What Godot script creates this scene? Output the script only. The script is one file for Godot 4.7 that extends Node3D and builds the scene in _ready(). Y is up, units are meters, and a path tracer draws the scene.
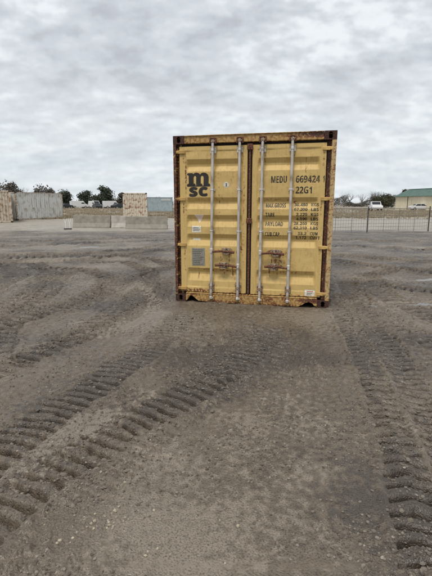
extends Node3D
# A yellow freight container on a muddy lot under an overcast sky.

const EYE := 1.583
const CONT_AT := Vector3(0.526, 0.0, -6.679)
const CONT_YAW := 13.12

class MB:
	var v := PackedVector3Array()
	var n := PackedVector3Array()
	var uv := PackedVector2Array()
	var col := PackedColorArray()
	var idx := PackedInt32Array()
	var color := Color(1, 1, 1)
	func vert(p: Vector3, nn: Vector3) -> int:
		v.append(p)
		n.append(nn)
		uv.append(Vector2((p.x + 1.25) / 2.5, (2.65 - p.y) / 2.7))
		col.append(color)
		return v.size() - 1
	func tri_i(a: int, b: int, c: int, out: Vector3) -> void:
		if (v[b] - v[a]).cross(v[c] - v[a]).dot(out) > 0.0:
			idx.append(a); idx.append(c); idx.append(b)
		else:
			idx.append(a); idx.append(b); idx.append(c)
	func tri(a: Vector3, b: Vector3, c: Vector3, out: Vector3) -> void:
		var nn := (b - a).cross(c - a).normalized()
		if nn.dot(out) < 0.0:
			nn = -nn
		tri_i(vert(a, nn), vert(b, nn), vert(c, nn), nn)
	func quad(a: Vector3, b: Vector3, c: Vector3, d: Vector3, out: Vector3) -> void:
		var nn := (c - a).cross(d - b).normalized()
		if nn.dot(out) < 0.0:
			nn = -nn
		var i := vert(a, nn)
		vert(b, nn); vert(c, nn); vert(d, nn)
		tri_i(i, i + 1, i + 2, nn)
		tri_i(i, i + 2, i + 3, nn)
	func box(c: Vector3, s: Vector3, b := 0.004, bs := Basis()) -> void:
		var h := s * 0.5
		b = minf(b, minf(h.x, minf(h.y, h.z)) * 0.9)
		var q := func(p: Vector3) -> Vector3: return c + bs * p
		for ax in 3:
			var a1 := (ax + 1) % 3
			var a2 := (ax + 2) % 3
			for sg in [-1.0, 1.0]:
				var o := Vector3.ZERO
				o[ax] = sg
				var ps := []
				for k in [[-1, -1], [1, -1], [1, 1], [-1, 1]]:
					var p := Vector3.ZERO
					p[ax] = sg * h[ax]
					p[a1] = k[0] * (h[a1] - b)
					p[a2] = k[1] * (h[a2] - b)
					ps.append(q.call(p))
				quad(ps[0], ps[1], ps[2], ps[3], bs * o)
			# edges that run along ax
			for s1 in [-1.0, 1.0]:
				for s2 in [-1.0, 1.0]:
					var ps := []
					for e in [[0, -1], [0, 1], [1, 1], [1, -1]]:
						var p := Vector3.ZERO
						p[ax] = e[1] * (h[ax] - b)
						p[a1] = s1 * (h[a1] - (b if e[0] == 1 else 0.0))
						p[a2] = s2 * (h[a2] - (0.0 if e[0] == 1 else b))
						ps.append(q.call(p))
					var o := Vector3.ZERO
					o[a1] = s1
					o[a2] = s2
					quad(ps[0], ps[1], ps[2], ps[3], bs * o)
		for sx in [-1.0, 1.0]:
			for sy in [-1.0, 1.0]:
				for sz in [-1.0, 1.0]:
					var k := Vector3(sx, sy, sz)
					tri(q.call(k * (h - Vector3(0, b, b))), q.call(k * (h - Vector3(b, 0, b))), q.call(k * (h - Vector3(b, b, 0))), bs * k)
	func tube(pts: PackedVector3Array, radii: PackedFloat32Array, sides := 8, caps := true) -> void:
		var last := pts.size() - 1
		var first := v.size()
		var side := Vector3.ZERO
		for i in pts.size():
			var t := (pts[mini(i + 1, last)] - pts[maxi(i - 1, 0)]).normalized()
			if i == 0:
				side = t.cross(Vector3(0.31, 0.2, 0.93)).normalized()
			side = (side - t * side.dot(t)).normalized()
			var up := t.cross(side)
			for k in sides:
				var a := TAU * k / sides
				var d := side * cos(a) + up * sin(a)
				vert(pts[i] + d * radii[i], d)
		for i in last:
			for k in sides:
				var a := first + i * sides + k
				var b := first + i * sides + (k + 1) % sides
				var out := n[a] + n[b]
				tri_i(a, b, b + sides, out)
				tri_i(a, b + sides, a + sides, out)
		if caps:
			for e in [0, last]:
				var t := (pts[0] - pts[1]) if e == 0 else (pts[last] - pts[last - 1])
				for k in range(1, sides - 1):
					var s: int = first + e * sides
					tri(v[s], v[s + k], v[s + k + 1], t)
	func rod(a: Vector3, b: Vector3, r: float, sides := 8) -> void:
		tube(PackedVector3Array([a, b]), PackedFloat32Array([r, r]), sides)
	func prism(poly: PackedVector2Array, z0: float, z1: float, x := Transform3D()) -> void:
		var tr := Geometry2D.triangulate_polygon(poly)
		for i in range(0, tr.size(), 3):
			for e in [[z0, -1.0], [z1, 1.0]]:
				var p := []
				for k in 3:
					var q := poly[tr[i + k]]
					p.append(x * Vector3(q.x, q.y, e[0]))
				tri(p[0], p[1], p[2], x.basis * Vector3(0, 0, e[1] * signf(z1 - z0)))
		var cw := Geometry2D.is_polygon_clockwise(poly)
		for i in poly.size():
			var a := poly[i]
			var b := poly[(i + 1) % poly.size()]
			var o := Vector2(b.y - a.y, a.x - b.x) * (-1.0 if cw else 1.0)
			quad(x * Vector3(a.x, a.y, z0), x * Vector3(b.x, b.y, z0), x * Vector3(b.x, b.y, z1), x * Vector3(a.x, a.y, z1), x.basis * Vector3(o.x, o.y, 0))
	func mesh() -> ArrayMesh:
		var a := []
		a.resize(Mesh.ARRAY_MAX)
		a[Mesh.ARRAY_VERTEX] = v
		a[Mesh.ARRAY_NORMAL] = n
		a[Mesh.ARRAY_TEX_UV] = uv
		a[Mesh.ARRAY_COLOR] = col
		a[Mesh.ARRAY_INDEX] = idx
		var m := ArrayMesh.new()
		m.add_surface_from_arrays(Mesh.PRIMITIVE_TRIANGLES, a)
		return m

var rng := RandomNumberGenerator.new()
var taken := {}
var M := {}

# ------------------------------------------------------------------ helpers
func numbered(called: String) -> String:
	taken[called] = taken.get(called, -1) + 1
	return called if taken[called] == 0 else "%s_%03d" % [called, taken[called]]

func obj(called: String, b: MB, m: Material, parent: Node = null) -> MeshInstance3D:
	var o := MeshInstance3D.new()
	o.mesh = b.mesh()
	o.material_override = m
	if parent == null:
		o.name = numbered(called)
		add_child(o)
	else:
		o.name = called
		parent.add_child(o, true)
	return o

func tag(o: Node, label: String, category: String, group := "") -> void:
	o.set_meta("label", label)
	o.set_meta("category", category)
	if group:
		o.set_meta("group", group)

func thing(called: String, label: String, category: String, at: Vector3, yaw_deg := 0.0, group := "") -> Node3D:
	var o := Node3D.new()
	o.name = numbered(called)
	add_child(o)
	o.position = at
	o.rotation_degrees.y = yaw_deg
	tag(o, label, category, group)
	return o

func lin(r: float, g: float, b: float) -> Color:
	return Color(r, g, b).linear_to_srgb()

func noise(freq: float, oct := 4, sd := 1, type := FastNoiseLite.TYPE_SIMPLEX_SMOOTH) -> FastNoiseLite:
	var f := FastNoiseLite.new()
	f.noise_type = type
	f.frequency = freq
	f.fractal_octaves = oct
	f.fractal_type = FastNoiseLite.FRACTAL_FBM if oct > 1 else FastNoiseLite.FRACTAL_NONE
	f.seed = sd
	return f

func noise_tex(size: int, freq: float, oct: int, sd: int, stops: Array, cols: Array, bump := 0.0) -> NoiseTexture2D:
	var t := NoiseTexture2D.new()
	t.width = size
	t.height = size
	t.seamless = true
	t.noise = noise(freq, oct, sd)
	if bump > 0.0:
		t.as_normal_map = true
		t.bump_strength = bump
	elif cols:
		var g := Gradient.new()
		g.offsets = PackedFloat32Array(stops)
		g.colors = PackedColorArray(cols)
		t.color_ramp = g
	return t

func mat(called: String, c: Color, rough := 0.8, metal := 0.0) -> StandardMaterial3D:
	var m := StandardMaterial3D.new()
	m.resource_name = called
	m.albedo_color = c
	m.roughness = rough
	m.metallic = metal
	return m

func mottled(called: String, stops: Array, cols: Array, metres: float, rough := 0.75, metal := 0.0, freq := 0.012, sd := 3, stretch := 1.0) -> StandardMaterial3D:
	var m := mat(called, Color.WHITE, rough, metal)
	m.albedo_texture = noise_tex(512, freq, 5, sd, stops, cols)
	m.uv1_triplanar = true
	m.uv1_scale = Vector3(1.0 / metres, 1.0 / metres / stretch, 1.0 / metres)
	return m

func smooth(a: float, b: float, x: float) -> float:
	return smoothstep(a, b, x)

# ------------------------------------------------------------------ sky
func make_sky() -> Image:
	var w := 2048
	var h := 1024
	var im := PackedByteArray()
	im.resize(w * h * 3)
	var big := noise(0.85, 5, 11)
	big.domain_warp_enabled = true
	big.domain_warp_amplitude = 0.28
	big.domain_warp_frequency = 1.2
	big.domain_warp_fractal_octaves = 3
	var det := noise(4.2, 6, 23)
	det.fractal_gain = 0.58
	det.domain_warp_enabled = true
	det.domain_warp_amplitude = 0.10
	det.domain_warp_frequency = 3.4
	var rip := noise(11.0, 4, 29)
	rip.domain_warp_enabled = true
	rip.domain_warp_amplitude = 0.05
	rip.domain_warp_frequency = 6.0
	var thin := noise(1.3, 4, 40)
	var dark := Vector3(0.618, 0.634, 0.66)
	var mid := Vector3(0.69, 0.71, 0.732)
	var light := Vector3(0.782, 0.802, 0.816)
	var low := Vector3(0.745, 0.768, 0.782)
	for j in h:
		var el := (0.5 - (j + 0.5) / h) * PI
		var y := sin(el)
		var cy := cos(el)
		var fade := smooth(0.02, 0.34, y)
		for i in w:
			var c := low * 0.9
			if y > -0.02:
				var az := ((i + 0.5) / w - 0.5) * TAU
				var k := 1.0 / (maxf(y, 0.0) + 0.30)
				var px := sin(az) * cy * k
				var pz := -cos(az) * cy * k
				var a := big.get_noise_2d(px, pz * 1.15)
				var d := det.get_noise_2d(px, pz * 1.5)
				var e := rip.get_noise_2d(px, pz * 1.7)
				var t := thin.get_noise_2d(px * 0.55, pz * 2.2)
				var q := clampf(0.52 + a * 0.52 + d * 0.62 + e * 0.38 * (0.6 + a), 0.0, 1.0)
				c = dark.lerp(mid, smooth(0.0, 0.5, q)).lerp(light, smooth(0.42, 0.95, q))
				var l := low + Vector3(0.045, 0.035, 0.03) * t * 1.6 + Vector3.ONE * (d * 0.035 + e * 0.02)
				c = l.lerp(c, 0.16 + 0.84 * fade)
			var o := (j * w + i) * 3
			im[o] = int(clampf(c.x, 0.0, 1.0) * 255.0)
			im[o + 1] = int(clampf(c.y, 0.0, 1.0) * 255.0)
			im[o + 2] = int(clampf(c.z, 0.0, 1.0) * 255.0)
	return Image.create_from_data(w, h, false, Image.FORMAT_RGB8, im)

# ------------------------------------------------------------------ ground
var g_broad := noise(0.30, 3, 5)
var g_mid := noise(1.6, 3, 6)
var g_clod := noise(9.0, 3, 7)
var g_fine := noise(34.0, 2, 8)
var g_rough := noise(0.55, 2, 9)
var g_tone := noise(0.45, 4, 10)
var g_speck := noise(14.0, 3, 12)
var g_edge := noise(0.12, 4, 13)
var g_break := noise(3.2, 2, 14)
var segs := []
var cells := {}

func track(pts: Array, half: float, depth: float, pitch: float, lug: float, slant: float, strength := 1.0) -> void:
	var c := Curve2D.new()
	for i in pts.size():
		var p := Vector2(pts[i][0], pts[i][1])
		var a := Vector2(pts[maxi(i - 1, 0)][0], pts[maxi(i - 1, 0)][1])
		var b := Vector2(pts[mini(i + 1, pts.size() - 1)][0], pts[mini(i + 1, pts.size() - 1)][1])
		var t := (b - a) / 6.0
		c.add_point(p, -t, t)
	var bl := c.get_baked_length()
	var n := int(ceil(bl / 0.22))
	var prev := c.sample_baked(0.0)
	for i in n:
		var s0 := bl * i / n
		var nx := c.sample_baked(bl * (i + 1) / n)
		var id := segs.size()
		segs.append([prev, nx, s0, half, depth, pitch, lug, slant, strength, bl, (nx - prev).normalized(), prev.distance_to(nx)])
		var r := half * 1.6
		for cx in range(int(floor((minf(prev.x, nx.x) - r) * 2)), int(floor((maxf(prev.x, nx.x) + r) * 2)) + 1):
			for cz in range(int(floor((minf(prev.y, nx.y) - r) * 2)), int(floor((maxf(prev.y, nx.y) + r) * 2)) + 1):
				var key := Vector2i(cx, cz)
				if not cells.has(key):
					cells[key] = PackedInt32Array()
				cells[key].append(id)
		prev = nx

# returns (height change, how much of a track is here)
func tracks_at(x: float, z: float) -> Vector2:
	var key := Vector2i(int(floor(x * 2)), int(floor(z * 2)))
	if not cells.has(key):
		return Vector2.ZERO
	var p := Vector2(x, z)
	var h := 0.0
	var most := 0.0
	for id in cells[key]:
		var s: Array = segs[id]
		var d: Vector2 = s[10]
		var rel: Vector2 = p - s[0]
		var u := rel.dot(d)
		if u < 0.0 or u >= s[11]:
			continue
		var t := rel.cross(d)
		var half: float = s[3]
		if absf(t) > half * 1.6:
			continue
		var wob := g_break.get_noise_2d(x, z)
		var at := maxf(0.0, absf(t) / half + wob * 0.22)
		var along: float = s[2] + u
		var ends := smooth(0.0, 0.35, along) * smooth(0.0, 0.5, s[9] - along)
		var keep: float = s[8] * ends * clampf(1.0 + wob * 0.55, 0.55, 1.0)
		if at < 1.0:
			var side := smooth(1.0, 0.86, at)
			var ph: float = (along + absf(t) * s[7] + wob * 0.03) / s[5]
			var fr: float = ph - floorf(ph)
			# lug prints: narrow steep grooves between blocks of squeezed up mud
			var bar := smooth(0.0, 0.13, fr) * smooth(0.40, 0.27, fr)
			var block := smooth(0.36, 0.50, fr) * smooth(1.04, 0.84, fr)
			h += (-s[4] * side - s[6] * 2.3 * bar * side + s[6] * 0.9 * block * side) * keep
			most = maxf(most, side * keep)
		else:
			h += s[4] * 0.8 * sin(clampf((at - 1.0) / 0.5, 0.0, 1.0) * PI) * keep
	return Vector2(h, most)

func foot(x: float, z: float) -> float:
	# 0 on the packed earth under the container, 1 away from it
	var a := deg_to_rad(CONT_YAW)
	var dx := x - CONT_AT.x
	var dz := z - CONT_AT.z
	var lx := dx * cos(a) + dz * sin(a)
	var lz := -dx * sin(a) + dz * cos(a)
	var ox := maxf(absf(lx) - 1.25, 0.0)
	var oz := maxf(maxf(lz - 0.04, -6.1 - lz), 0.0)
	return smooth(0.0, 0.55, sqrt(ox * ox + oz * oz))

func height(x: float, z: float, r: float) -> Vector3:
	# (height, how rough, how much track)
	var f := foot(x, z) if r < 16.0 else 1.0
	var near := 1.0 - smooth(9.0, 30.0, r)
	var h := g_broad.get_noise_2d(x, z) * 0.045 * f
	var rough := 0.0
	var tr := Vector2.ZERO
	if r < 45.0:
		var m := g_mid.get_noise_2d(x, z)
		rough = clampf(0.36 + g_rough.get_noise_2d(x, z) * 1.1, 0.0, 1.0)
		h += m * 0.016 * (0.4 + rough) * f * (1.0 - smooth(25.0, 45.0, r))
		if r < 26.0:
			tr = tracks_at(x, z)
			h += tr.x * (0.15 + 0.85 * f)
			for id in near_churned.get(Vector2i(int(floor(x * 2)), int(floor(z * 2))), NONE):
				var e: Array = churned[id]
				var dd: float = Vector2((x - e[0]) / e[2], (z - e[1]) / e[3]).length_squared()
				if dd < 1.0:
					rough = clampf(rough + e[4] * (1.0 - dd), 0.0, 1.4)
			rough = lerpf(rough, 0.12, tr.y)
			var cl := g_clod.get_noise_2d(x, z)
			h += (cl * 0.013 + maxf(cl - 0.2, 0.0) * 0.04) * (0.10 + 1.0 * rough) * near * (0.35 + 0.65 * f)
			if r < 10.0:
				var fi := g_fine.get_noise_2d(x, z)
				h += (fi * 0.006 - maxf(fi - 0.28, 0.0) * 0.035) * (0.18 + 0.82 * rough) * (1.0 - smooth(6.0, 10.0, r))
	if r > 6.0 and r < 19.0:
		h -= 0.03 * dip(x, z)
	if f < 0.35 and f > 0.0:   # mud squeezed up against the sill
		h += 0.03 * maxf(0.0, 0.45 + g_break.get_noise_2d(x * 0.8, z * 0.8)) * smooth(0.35, 0.0, f)
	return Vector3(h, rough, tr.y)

# where feet and wheels have churned the surface (+) or packed it smooth (-): [x, z, half widths, how much]
var churned := [[0.35, -4.3, 1.1, 0.8, 0.9], [0.25, -2.3, 0.75, 1.0, -0.8], [-0.45, -3.4, 0.6, 0.6, 0.5], [-0.9, -1.8, 0.5, 0.5, 0.5], [-2.5, -4.2, 0.8, 1.2, -0.2], [-1.15, -2.35, 0.2, 0.3, -1.0], [-1.0, -2.7, 0.2, 0.35, -1.0], [-0.82, -3.05, 0.2, 0.35, -1.0], [-0.6, -3.5, 0.2, 0.4, -0.8]]
# dried silt and wet sky sheen painted pale (+), fresh damp mud (-): [from, to, half width, how much]
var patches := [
	[Vector2(-1.22, -2.25), Vector2(-0.62, -3.35), 0.17, 0.75], [Vector2(-1.55, -8.5), Vector2(-1.04, -7.2), 0.15, 1.5], [Vector2(-1.04, -7.2), Vector2(-0.92, -6.0), 0.13, 1.5], [Vector2(2.1, -7.0), Vector2(2.75, -6.7), 0.14, 0.9], [Vector2(2.75, -6.7), Vector2(3.6, -6.8), 0.2, 1.6],  # these streaks are sky sheen painted into the soil colour
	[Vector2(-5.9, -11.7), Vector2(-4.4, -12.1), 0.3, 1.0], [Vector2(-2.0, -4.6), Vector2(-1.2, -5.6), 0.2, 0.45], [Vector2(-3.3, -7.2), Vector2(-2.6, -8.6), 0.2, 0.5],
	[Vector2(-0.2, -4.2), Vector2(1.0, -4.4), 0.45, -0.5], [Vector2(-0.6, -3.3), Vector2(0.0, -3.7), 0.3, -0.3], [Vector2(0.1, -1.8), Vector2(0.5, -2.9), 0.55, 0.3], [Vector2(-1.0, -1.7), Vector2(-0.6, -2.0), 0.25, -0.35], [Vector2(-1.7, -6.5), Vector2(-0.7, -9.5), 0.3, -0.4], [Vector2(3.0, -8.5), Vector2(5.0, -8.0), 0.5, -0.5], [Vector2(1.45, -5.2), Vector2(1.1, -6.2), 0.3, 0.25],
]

func soil(x: float, z: float, r: float, hr: Vector3) -> Color:
	var dry := Vector3(0.225, 0.190, 0.148)  # pale end of the tone, also used for the painted sheen streaks
	var base := Vector3(0.142, 0.113, 0.081)
	var damp := Vector3(0.070, 0.055, 0.042)  # dark end of the tone, also used for painted track shade
	var t := g_tone.get_noise_2d(x, z)
	var t2 := g_tone.get_noise_2d(x * 4.0 + 31.0, z * 4.0)
	var sp := g_speck.get_noise_2d(x, z) if r < 14.0 else t2 * 0.5
	var q := 0.5 + t * 0.75 + t2 * 0.32 - hr.z * (0.34 + t2 * 0.5) + sp * 0.35  # tracks go darker: tread shade painted in over damp mud
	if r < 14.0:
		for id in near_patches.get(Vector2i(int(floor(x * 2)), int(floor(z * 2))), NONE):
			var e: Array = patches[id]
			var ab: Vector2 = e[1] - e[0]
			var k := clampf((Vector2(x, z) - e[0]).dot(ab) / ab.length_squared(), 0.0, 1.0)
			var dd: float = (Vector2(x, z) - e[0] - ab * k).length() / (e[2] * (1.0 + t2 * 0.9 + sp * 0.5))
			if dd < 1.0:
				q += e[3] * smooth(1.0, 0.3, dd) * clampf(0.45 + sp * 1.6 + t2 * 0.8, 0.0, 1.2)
	if r > 8.0:   # the far side of the lot is churned in long bands by traffic that runs across it
		var bands := g_tone.get_noise_2d(x * 0.22 + 7.0, z * 1.5 + x * 0.1)
		q += bands * 0.9 * smooth(8.0, 14.0, r)
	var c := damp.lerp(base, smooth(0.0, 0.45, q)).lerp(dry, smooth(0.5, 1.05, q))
	c *= 1.0 + sp * (0.10 + 0.30 * minf(hr.y, 1.0))
	if r > 18.0:
		var e := g_edge.get_noise_2d(x, z) * 5.0
		var lane := Vector3(0.43, 0.39, 0.33) * (1.0 + t2 * 0.25)
		var grass := Vector3(0.34, 0.28, 0.20).lerp(Vector3(0.27, 0.235, 0.165), clampf(0.4 + t * 1.2, 0.0, 1.0)) * (1.0 + t2 * 0.3)
		var far_lot := Vector3(0.37, 0.335, 0.28) * (1.0 + t2 * 0.2)
		c = c.lerp(lane, smooth(-24.0, -26.0, z + e * 0.35) * (0.75 + t * 0.3))
		c = c.lerp(far_lot, smooth(-31.0, -33.0, z + e * 0.5))
		c = c.lerp(grass, smooth(-44.0, -48.0, z + e))
		c = c.lerp(grass, smooth(30.0, 36.0, absf(x) + e))
	return Color(c.x, c.y, c.z)

const NONE := []
var near_patches := {}
var near_churned := {}

func bucket(into: Dictionary, id: int, x0: float, x1: float, z0: float, z1: float) -> void:
	for cx in range(int(floor(x0 * 2)), int(floor(x1 * 2)) + 1):
		for cz in range(int(floor(z0 * 2)), int(floor(z1 * 2)) + 1):
			var key := Vector2i(cx, cz)
			if not into.has(key):
				into[key] = []
			into[key].append(id)

# standing water: [x, z, half length, half width, turn]; the ground dips here
var puddles := [[2.95, -6.72, 0.95, 0.22, 4.0], [-5.0, -11.95, 1.3, 0.32, 10.0], [4.6, -9.2, 1.2, 0.25, 12.0], [-3.4, -9.6, 0.8, 0.16, 55.0], [5.5, -12.4, 1.6, 0.35, 8.0], [-7.0, -14.4, 1.8, 0.4, 4.0], [-4.6, -16.2, 1.5, 0.35, 12.0], [7.5, -15.6, 1.8, 0.4, 6.0]]

func dip(x: float, z: float) -> float:
	var d := 0.0
	for p in puddles:
		var dx: float = x - p[0]
		var dz: float = z - p[1]
		if absf(dx) < p[2] * 1.2 and absf(dz) < p[2] * 1.2:
			var a := deg_to_rad(p[4])
			var u: float = (dx * cos(a) - dz * sin(a)) / p[2]
			var w: float = (dx * sin(a) + dz * cos(a)) / p[3]
			d = maxf(d, 1.0 - u * u - w * w)
	return d

func make_puddles() -> void:
	for p in puddles:
		var hs := []
		var a := deg_to_rad(p[4])
		var poly := PackedVector2Array()
		for i in 24:
			var t := TAU * i / 24.0
			poly.append(Vector2(cos(t) * p[2], sin(t) * p[3]))
			for k in [0.25, 0.5, 0.75]:
				var q: Vector2 = poly[i] * k
				hs.append(ground_y(p[0] + q.x * cos(a) + q.y * sin(a), p[1] - q.x * sin(a) + q.y * cos(a)))
		hs.sort()
		var b := MB.new()
		for i in 24:
			b.tri(Vector3.ZERO, Vector3(poly[i].x, 0, poly[i].y), Vector3(poly[(i + 1) % 24].x, 0, poly[(i + 1) % 24].y), Vector3.UP)
		var o := obj("puddle", b, M.puddle, null)
		o.set_meta("kind", "structure")
		o.position = Vector3(p[0], hs[int(hs.size() * (0.5 if p[1] > -7.0 else 0.36))], p[1])
		o.rotation.y = a

func make_ground() -> void:
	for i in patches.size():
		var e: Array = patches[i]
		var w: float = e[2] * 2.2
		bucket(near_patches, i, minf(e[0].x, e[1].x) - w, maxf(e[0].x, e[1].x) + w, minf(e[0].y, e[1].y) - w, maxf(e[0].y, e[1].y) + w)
	for i in churned.size():
		var e: Array = churned[i]
		bucket(near_churned, i, e[0] - e[2], e[0] + e[2], e[1] - e[3], e[1] + e[3])
	# tyre prints, from the loader that set the container down
	track([[-2.06, -3.89], [-1.91, -4.46], [-1.69, -4.95], [-1.53, -5.76], [-1.39, -6.79], [-1.28, -8.25], [-1.59, -10.29], [-2.49, -11.73], [-3.6, -11.34]], 0.22, 0.016, 0.165, 0.036, 0.1, 1.0)
	track([[-1.62, -1.5], [-1.5, -2.08], [-1.4, -2.54], [-1.26, -3.04], [-1.03, -3.59], [-0.72, -4.52], [-0.52, -5.66], [-0.42, -6.3]], 0.20, 0.016, 0.105, 0.025, 0.1)
	track([[-1.33, -1.5], [-1.12, -1.97], [-0.94, -2.35], [-0.68, -2.79], [-0.37, -3.21], [0.13, -3.89], [0.59, -4.95], [0.75, -5.6]], 0.18, 0.014, 0.115, 0.022, 0.12, 0.95)
	track([[-2.3, -4.2], [-2.7, -5.2], [-2.83, -6.21], [-3.05, -7.67], [-3.31, -8.91], [-3.5, -10.62]], 0.22, 0.02, 0.19, 0.046, 0.1, 1.0)
	track([[-3.0, -5.2], [-3.2, -6.21], [-3.24, -7.17], [-3.55, -8.46], [-3.88, -9.98], [-5.2, -12.0]], 0.22, 0.02, 0.19, 0.046, 0.1, 1.0)
	track([[1.98, -7.6], [1.90, -6.79], [1.79, -5.87], [1.68, -5.07], [1.51, -4.07], [1.36, -3.29], [1.24, -2.69], [1.08, -2.08], [0.87, -1.4]], 0.125, 0.016, 0.118, 0.027, -0.3)
	track([[2.29, -7.6], [2.21, -6.79], [2.10, -5.87], [1.99, -5.07], [1.83, -4.07], [1.69, -3.29], [1.57, -2.69], [1.41, -2.08], [1.20, -1.4]], 0.165, 0.016, 0.118, 0.027, 0.3)
	track([[2.9, -3.6], [2.61, -4.21], [2.47, -5.03], [2.37, -5.98], [2.35, -7.01], [2.7, -9.0]], 0.2, 0.02, 0.16, 0.022, 0.2, 0.8)
	track([[-0.36, -6.3], [-0.2, -5.07], [-0.04, -4.21], [0.1, -3.4]], 0.22, 0.012, 0.15, 0.018, 0.2, 0.55)
	track([[0.3, -6.2], [0.45, -5.2], [0.2, -4.2], [-0.3, -3.5]], 0.2, 0.012, 0.14, 0.018, -0.2, 0.55)
	track([[-3.3, -4.3], [-2.75, -5.6], [-2.35, -6.8], [-2.0, -8.4], [-1.55, -9.8], [-0.9, -11.5]], 0.21, 0.018, 0.18, 0.042, 0.1, 1.0)
	track([[-2.35, -3.1], [-2.05, -4.0], [-1.72, -4.9], [-1.25, -5.9], [-0.95, -7.2], [-1.0, -8.8]], 0.17, 0.012, 0.12, 0.022, -0.1, 0.8)
	track([[-0.75, -2.0], [-0.45, -2.7], [0.0, -3.3], [0.5, -4.0], [0.85, -5.2]], 0.15, 0.008, 0.11, 0.014, 0.1, 0.6)
	track([[-4.6, -6.2], [-4.2, -7.6], [-4.3, -9.4], [-5.4, -11.0], [-8.0, -12.2]], 0.27, 0.03, 0.22, 0.045, 0.1, 1.0)
	track([[-2.2, -6.2], [-2.05, -7.6], [-2.3, -9.2], [-3.2, -10.4], [-5.0, -10.6]], 0.24, 0.025, 0.20, 0.042, 0.1, 0.9)
	track([[-1.0, -11.0], [-1.7, -12.2], [-3.2, -13.0], [-6.5, -12.6]], 0.28, 0.04, 0.22, 0.045, 0.1, 0.9)
	track([[3.6, -4.6], [3.1, -5.6], [2.9, -7.6], [3.4, -9.6], [5.0, -11.0]], 0.24, 0.025, 0.19, 0.04, 0.1, 0.9)
	track([[-9.0, -11.2], [-5.91, -11.73], [-4.27, -11.73], [-3.11, -12.61], [-1.75, -14.81], [-0.5, -18.0]], 0.3, 0.05, 0.2, 0.035, 0.2, 0.9)
	track([[-9.0, -12.9], [-5.9, -13.3], [-4.0, -13.7], [-2.6, -15.0], [-1.6, -17.5]], 0.3, 0.05, 0.2, 0.035, 0.2, 0.9)
	track([[-12, -15.4], [-7.92, -15.84], [-5.49, -17.45], [-1.92, -18.89], [3, -19.5]], 0.32, 0.05, 0.2, 0.03, 0.2, 0.9)
	track([[-12, -18.4], [-7.0, -18.2], [-4.0, -20.0], [2.0, -21.5]], 0.35, 0.05, 0.2, 0.02, 0.2, 0.9)
	track([[1.7, -13.5], [3.39, -11.73], [5.05, -9.98], [7.0, -9.0]], 0.3, 0.05, 0.2, 0.035, 0.2, 0.9)
	track([[3.0, -13.8], [4.6, -12.6], [6.4, -11.6], [9, -11.0]], 0.3, 0.05, 0.2, 0.035, 0.2, 0.9)
	track([[2.0, -17.0], [4.65, -16.21], [7.42, -14.81], [12, -14.0]], 0.3, 0.05, 0.2, 0.03, 0.2, 0.9)
	track([[2.0, -19.6], [6.0, -18.8], [12, -17.6]], 0.35, 0.05, 0.2, 0.02, 0.2, 0.9)
	track([[2.6, -9.2], [3.3, -8.1], [4.4, -7.3], [6.0, -6.9]], 0.22, 0.03, 0.17, 0.03, 0.2, 0.9)
	var angs := PackedFloat32Array()
	var a := -180.0
	while a < 179.99:
		angs.append(deg_to_rad(a))
		a += 0.14 if (a >= -44.0 and a < 44.0) else 0.4 if (a >= -64.0 and a < 64.0) else 4.0
	var rads := PackedFloat32Array()
	var r := 0.9
	while r < 4500.0:
		rads.append(r)
		r *= 1.0 + (0.0021 if r < 4.6 else 0.0026 if r < 9.0 else 0.0045 if r < 15.0 else 0.011 if r < 60.0 else 0.06)
	var nc := angs.size()
	var nr := rads.size()
	var v := PackedVector3Array()
	var nn := PackedVector3Array()
	var cc := PackedColorArray()
	v.resize(nc * nr + 1)
	nn.resize(nc * nr + 1)
	cc.resize(nc * nr + 1)
	for i in nr:
		var ri := rads[i]
		for k in nc:
			var x := sin(angs[k]) * ri
			var z := -cos(angs[k]) * ri
			var hr := height(x, z, ri)
			v[i * nc + k] = Vector3(x, hr.x, z)
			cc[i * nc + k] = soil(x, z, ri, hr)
	for i in nr:
		var i0 := maxi(i - 1, 0) * nc
		var i1 := mini(i + 1, nr - 1) * nc
		for k in nc:
			var dr := v[i1 + k] - v[i0 + k]
			var dt := v[i * nc + (k + 1) % nc] - v[i * nc + (k + nc - 1) % nc]
			var q := dt.cross(dr).normalized()
			nn[i * nc + k] = q if q.y > 0.0 else -q
	v[nc * nr] = Vector3.ZERO
	nn[nc * nr] = Vector3.UP
	cc[nc * nr] = Color(0.17, 0.14, 0.11)
	var idx := PackedInt32Array()
	idx.resize((nr - 1) * nc * 6 + nc * 3)
	var o := 0
	for i in nr - 1:
		for k in nc:
			var p := i * nc + k
			var q := i * nc + (k + 1) % nc
			idx[o] = p; idx[o + 1] = p + nc; idx[o + 2] = q + nc
			idx[o + 3] = p; idx[o + 4] = q + nc; idx[o + 5] = q
			o += 6
	for k in nc:
		idx[o] = nc * nr; idx[o + 1] = k; idx[o + 2] = (k + 1) % nc
		o += 3
	var arr := []
	arr.resize(Mesh.ARRAY_MAX)
	arr[Mesh.ARRAY_VERTEX] = v
	arr[Mesh.ARRAY_NORMAL] = nn
	arr[Mesh.ARRAY_COLOR] = cc
	arr[Mesh.ARRAY_INDEX] = idx
	var am := ArrayMesh.new()
	am.add_surface_from_arrays(Mesh.PRIMITIVE_TRIANGLES, arr)
	var m := mat("lot_soil", Color.WHITE, 1.0)
	# damp mud: glossy where water still stands in the pores
	m.roughness_texture = noise_tex(1024, 0.012, 5, 63, [0.0, 0.38, 0.55, 1.0], [Color(0.28, 0.28, 0.28), Color(0.38, 0.38, 0.38), Color(0.56, 0.56, 0.56), Color(0.75, 0.75, 0.75)])
	m.metallic_specular = 0.6
	m.vertex_color_use_as_albedo = true
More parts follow.
